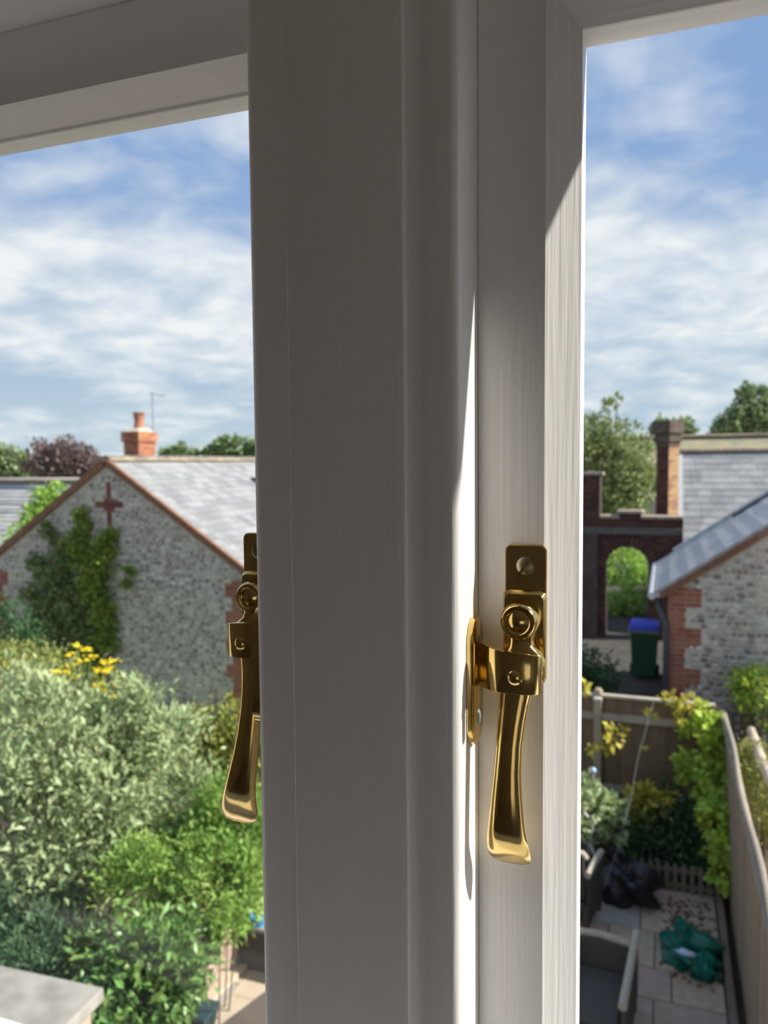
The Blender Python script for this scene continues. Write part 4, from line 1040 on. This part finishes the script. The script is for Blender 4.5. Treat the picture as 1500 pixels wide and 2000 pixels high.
plant('pale_shrub', 'large pale grey-green shrub filling the lower left of the left pane', 'shrub',
      [blob(30, 1440, 7.6, 105), blob(140, 1500, 7.4, 115), blob(40, 1590, 7.2, 130), blob(200, 1610, 7.1, 120), blob(90, 1720, 6.9, 130), blob(205, 1440, 7.7, 60)], 15000, .10, .036, L_pale, 1, singles=220, clump=11, stem_r=.015)
plant('upright_pale_shrub', 'upright pale green shrub in front of the flint gable wall', 'shrub',
      [blob(300, 1395, 7.6, 62, 1.1), blob(325, 1480, 7.5, 68, 1.1), blob(345, 1580, 7.4, 62, 1.2), blob(260, 1360, 7.7, 32), blob(320, 1660, 7.3, 55)], 6500, .09, .032, L_pale, 2, singles=120, clump=10, stem_r=.012)
plant('bright_shrub', 'bright green feathery shrub right of the pale shrub, beside the mullion', 'shrub',
      [blob(455, 1580, 6.9, 60), blob(475, 1660, 6.8, 65), blob(430, 1730, 6.6, 75), blob(360, 1700, 6.7, 70), blob(280, 1720, 6.6, 75), blob(430, 1800, 6.3, 40), blob(490, 1720, 6.8, 40), blob(405, 1620, 7.0, 45)], 14000, .075, .022, L_brt, 3, singles=160, upb=.5, clump=12, stem_r=.008)
plant('glossy_shrub', 'dark glossy-leaved shrub below the bright green one, above the coping', 'shrub',
      [blob(255, 1860, 5.9, 75), blob(330, 1880, 5.8, 75), blob(280, 1950, 5.6, 85), blob(200, 1870, 6.1, 50), blob(375, 1840, 6.1, 50), blob(240, 2010, 5.4, 80)], 6000, .10, .042, L_glos, 4, singles=220, clump=12, stem_r=.008)
plant('shaded_undergrowth', 'dark blue-green undergrowth behind the stone coping', 'plants',
      [blob(20, 1830, 6.4, 90), blob(110, 1820, 6.4, 85), blob(60, 1890, 6.0, 80), blob(-60, 1860, 6.2, 90)], 7000, .07, .02, L_weed, 5, upb=.8)
plant('olive_hedge', 'rounded yellow-olive hedge top left of the yellow flowers', 'hedge',
      [blob(20, 1310, 11.0, 48), blob(80, 1312, 11.0, 46), blob(-50, 1320, 11.0, 60), blob(60, 1370, 10.6, 70)], 9000, .06, .03, L_oliv, 6, ground=-.03)
plant('russet_hedge', 'russet and green hedge beside the mullion below the flint wall', 'hedge',
      [blob(410, 1430, 9.8, 45), blob(470, 1425, 9.8, 50), blob(520, 1430, 9.8, 50), blob(450, 1490, 9.6, 60), blob(510, 1500, 9.4, 60), blob(390, 1490, 9.6, 40)], 9000, .07, .04, L_hedge, 7, singles=60)
plant('dark_bush', 'dark evergreen bush at the foot of the ivy by the left edge', 'shrub', [blob(0, 1235, 14.0, 55), blob(40, 1270, 13.8, 45), blob(-60, 1240, 14, 60)], 4000, .10, .05, L_dark, 8, ground=-.8)
# ivy on the gable: flattened blobs just in front of the wall
def wblob(px, py, r):
    c = on(px, py, 1, GY - .16); R = r * (pix(c)[2]) / FPX; return (c[0], c[1], c[2], R, .12, R)
def iclip(P): return P[:, 1] < GY - .03
plant('climbing_ivy', 'dark green ivy climbing the middle of the flint gable', 'climber',
      [wblob(*t) for t in ((95, 1040, 18), (120, 1085, 28), (75, 1110, 22), (120, 1140, 45), (90, 1190, 45), (140, 1210, 55), (100, 1250, 45), (165, 1250, 42), (65, 1230, 25), (60, 1160, 16))], 7500, .11, .07, L_ivyd, 9, ground=-.8, wallplant=True, shell=1.0, clipf=iclip)
plant('bright_ivy', 'brighter green ivy strand reaching up to the brick cross', 'climber',
      [wblob(*t) for t in ((157, 1005, 13), (160, 1035, 20), (152, 1075, 30), (205, 1060, 22), (190, 1100, 34), (185, 1150, 36), (200, 1200, 32), (205, 1250, 28), (180, 1290, 30), (252, 1115, 10), (247, 1143, 8), (215, 1045, 12))], 6500, .11, .07, L_ivyb, 10, ground=-.8, wallplant=True, shell=1.0, clipf=iclip)
# yellow ragwort
yf = thing('yellow_flowers', 'tall yellow flat-topped wildflowers above the pale shrub', 'flowers', (*at(165, 1400, 8.6)[:2], 0))
ym = mat('yellow_petals', (.90, .74, .03), rough=.7, rnd=.15, trans=.2); gm_ = mat('flower_stem', (.20, .28, .07), rough=.8)
rg = np.random.default_rng(5)
for px, py in ((150, 1260), (168, 1268), (178, 1282), (136, 1278), (160, 1290), (142, 1297), (204, 1294), (214, 1304), (222, 1290), (190, 1308), (202, 1312), (100, 1312), (128, 1312), (118, 1334), (150, 1322), (172, 1344), (186, 1338), (226, 1338), (208, 1346), (170, 1366), (205, 1372), (186, 1384), (158, 1388), (220, 1360), (160, 1408), (190, 1404), (216, 1390), (98, 1334)):
    D = 8.6 + rg.uniform(-.25, .25); c = at(px, py, D); b = MB()
    for _ in range(16):
        q = c + rg.normal(size=3) * np.array([.032, .032, .010]); nz = nrm(rg.normal(size=3) * .3 + (0, 0, 1)); b.lathe([(.013, -.006), (.015, 0), (.004, .006)], q, nz, 6)
    hd_ = b.build('flower_head', ym, yf)
    MB().tube([c, c * .5 + np.array([wl(yf)[0] * .5 + c[0] * 0, wl(yf)[1] * .5, .4 * c[2]]) * 1.0, wl(yf) + (rg.uniform(-.2, .2), rg.uniform(-.1, .1), 0)], [.006, .008, .012], 5).build('stem', gm_, yf)
foliage(yf, [blob(170, 1400, 8.6, 55), blob(130, 1360, 8.7, 40), blob(195, 1350, 8.6, 35)], 1600, .08, .02, L_oliv, 31)
# skyline trees, left pane
G1 = 'trees on the skyline beyond the roofs'
plant('skyline_tree', 'green tree at the far left behind the low slate roof', 'tree', [blob(-30, 915, 40, 45), blob(20, 915, 40, 36), blob(50, 925, 40, 25)], 5000, .30, .16, L_far, 11, ground=-.8, tree=True, stem_r=.2, group=G1)
plant('purple_tree', 'purple-brown leaved tree left of the gable apex', 'tree', [blob(85, 905, 38, 32), blob(120, 895, 38, 32), blob(160, 908, 38, 36), blob(130, 925, 38, 40), blob(190, 925, 38, 25)], 5500, .26, .13, L_purp, 12, ground=-.8, tree=True, stem_r=.2, group=G1)
plant('skyline_tree', 'small green tree just right of the orange chimney', 'tree', [blob(330, 893, 60, 14), blob(350, 890, 60, 16), blob(372, 894, 60, 11)], 2500, .40, .2, L_far, 13, ground=.2, tree=True, stem_r=.2, group=G1)
plant('skyline_tree', 'larger rounded green tree between the chimney and the mullion', 'tree', [blob(415, 890, 60, 16), blob(440, 878, 60, 20), blob(470, 880, 60, 22), blob(500, 885, 60, 22), blob(530, 880, 60, 22)], 4000, .40, .2, L_far, 14, ground=.2, tree=True, stem_r=.25, group=G1)
plant('lime_bush', 'bright lime green bush in front of the far slate roof', 'shrub', [blob(85, 975, 22.4, 22), blob(112, 966, 22.6, 18), blob(65, 1005, 22.2, 18), blob(90, 1000, 22.3, 24), blob(70, 1060, 22, 45)], 5000, .12, .07, L_lime, 15, ground=-.8)
# right pane trees
plant('tall_garden_tree', 'loose grey-green tree standing behind the brick gateway', 'tree',
      [blob(1150, 850, 28.5, 38), blob(1195, 860, 28.5, 38), blob(1235, 885, 28.5, 38), blob(1200, 920, 28.5, 48), blob(1240, 950, 28.5, 45), blob(1190, 800, 28.5, 15), blob(1205, 785, 28.5, 10), blob(1265, 930, 28.5, 25), blob(1200, 985, 28.5, 48), blob(1120, 870, 28.5, 50), blob(1160, 960, 28.5, 40)], 9000, .20, .10, L_tree, 16, ground=.7, tree=True, stem_r=.14)
plant('pier_tree', 'dark tree crown just behind the top of the brick pier', 'tree', [blob(1288, 842, 45, 16), blob(1335, 840, 45, 16), blob(1310, 850, 45, 22)], 2000, .35, .18, L_far, 17, ground=.7, tree=True, stem_r=.2)
plant('right_skyline_tree', 'tall dark green tree above the mossy roof at the right edge', 'tree', [blob(1430, 840, 42, 32), blob(1470, 820, 42, 36), blob(1510, 830, 42, 40), blob(1455, 775, 42, 14), blob(1462, 760, 42, 9), blob(1490, 775, 42, 14), blob(1410, 850, 42, 16)], 6000, .34, .17, L_far, 18, ground=.7, tree=True, stem_r=.25)
plant('arch_shrub', 'sunlit yellow-green tree seen through the brick arch', 'tree', [blob(1225, 1105, 26.3, 42), blob(1205, 1150, 26.3, 42), blob(1250, 1150, 26.3, 40), blob(1225, 1190, 26.3, 36), blob(1190, 1110, 26.3, 38), blob(1265, 1105, 26.3, 38), blob(1215, 1215, 26.3, 24)], 5000, .13, .08, L_lime, 19, ground=.7, tree=True, stem_r=.08)
plant('arch_undergrowth', 'pale weeping plant low down inside the brick arch', 'shrub', [blob(1218, 1165, 21, 26), blob(1240, 1150, 21.2, 26), blob(1200, 1190, 20.8, 20), blob(1232, 1190, 20.8, 22)], 1500, .14, .05, L_lime, 40, ground=.7, droop=.8, stem_r=.02)
plant('yard_bush', 'dark low bush in the yard left of the green bin', 'shrub', [blob(1140, 1310, 12.2, 40), blob(1170, 1325, 12.2, 32), blob(1110, 1320, 12.2, 40)], 2500, .08, .05, L_dark, 20, ground=.7)
# patio plants
plant('fence_vine', 'lush yellow-green vine climbing the corner of the patio fences', 'climber',
      [blob(1375, 1390, 9.75, 22), blob(1392, 1425, 9.6, 28), blob(1345, 1418, 9.8, 16), blob(1385, 1470, 9.5, 32), blob(1365, 1515, 9.4, 34), blob(1405, 1520, 9.2, 34), blob(1395, 1570, 9.0, 32), blob(1415, 1610, 8.7, 28), blob(1405, 1660, 8.6, 30), blob(1418, 1705, 8.4, 26)], 2600, .11, .085, L_vine, 21, singles=300, upb=-.1, droop=.3, clump=7, stem_r=.01,
      clipf=lambda P: (P[:, 0] < SX - .02) & (P[:, 1] < FY - .06))
plant('capping_vine', 'thin yellowish vine trailing over the back fence capping', 'climber',
      [blob(1320, 1368, 9.7, 14, .6), blob(1345, 1372, 9.65, 14, .6), blob(1295, 1366, 9.75, 9, .5), blob(1200, 1430, 9.75, 16), blob(1185, 1455, 9.75, 12), blob(1270, 1398, 9.75, 8), blob(1152, 1462, 9.75, 7), blob(1330, 1405, 9.7, 10), blob(1138, 1345, 9.8, 10), blob(1252, 1460, 9.75, 5)], 330, .09, .06, L_yell, 22, stem_r=.006, singles=120, twig=5, clipf=lambda P: P[:, 1] < FY - .05)
plant('bed_shrub', 'pale green leafy plant in the bed behind the metal frame', 'shrub', [blob(1150, 1555, 9.2, 28), blob(1180, 1580, 9.1, 28), blob(1195, 1615, 9.0, 26), blob(1150, 1610, 9.0, 30), blob(1110, 1580, 9.1, 50)], 1500, .11, .07, L_pale, 23, singles=150)
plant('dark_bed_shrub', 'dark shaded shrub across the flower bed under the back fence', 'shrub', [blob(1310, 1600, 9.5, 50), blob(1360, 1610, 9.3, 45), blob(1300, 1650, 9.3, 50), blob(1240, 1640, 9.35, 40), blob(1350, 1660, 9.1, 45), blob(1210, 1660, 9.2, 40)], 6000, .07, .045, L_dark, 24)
plant('yellow_bed_plant', 'yellow-green variegated plant in the middle of the flower bed', 'shrub', [blob(1255, 1560, 9.55, 24), blob(1275, 1585, 9.45, 26), blob(1235, 1582, 9.5, 18), blob(1300, 1570, 9.5, 20)], 700, .09, .06, L_yell, 25, singles=100, stem_r=.01)
rclip = lambda P: P[:, 0] > SX + .06
plant('neighbour_shrub', 'sunlit green shrub above the trellis at the right edge', 'shrub', [blob(1475, 1345, 10.6, 34), blob(1510, 1350, 10.6, 40), blob(1490, 1385, 10.5, 36), blob(1450, 1350, 10.7, 12)], 3500, .09, .06, L_vine, 26, ground=-.03, singles=100)
plant('feathery_plant', 'straw-green feathery plant spilling over the weathered rail', 'shrub', [blob(1480, 1490, 8.6, 34), blob(1500, 1540, 8.1, 40), blob(1470, 1530, 8.4, 26), blob(1520, 1600, 7.6, 42), blob(1455, 1470, 9.0, 16)], 5000, .06, .018, L_oliv, 27, clipf=rclip)
# fallen leaves on the patio by the fence
fl = MB(); rg = np.random.default_rng(9)
for _ in range(160):
    x, y = rg.uniform(.05, .59), rg.uniform(7.0, 8.55)
    if rg.random() < .5: y = rg.uniform(7.8, 8.55); x = rg.uniform(.08, .59)
    a = rg.uniform(0, 6.28); u = np.array([math.cos(a), math.sin(a), .1]) * .03; v = np.array([-math.sin(a), math.cos(a), .05]) * .02; c = np.array([x, y, .014])
    fl.add([c - u, c - v, c + u + (0, 0, .008), c + v], [(0, 1, 2), (0, 2, 3)])
tag(fl.build('fallen_leaves', mat('dead_leaf', (.17, .085, .04), rough=.9, rnd=.4, var=.3)), 'brown fallen leaves scattered along the patio edge', 'leaves', kind='stuff')
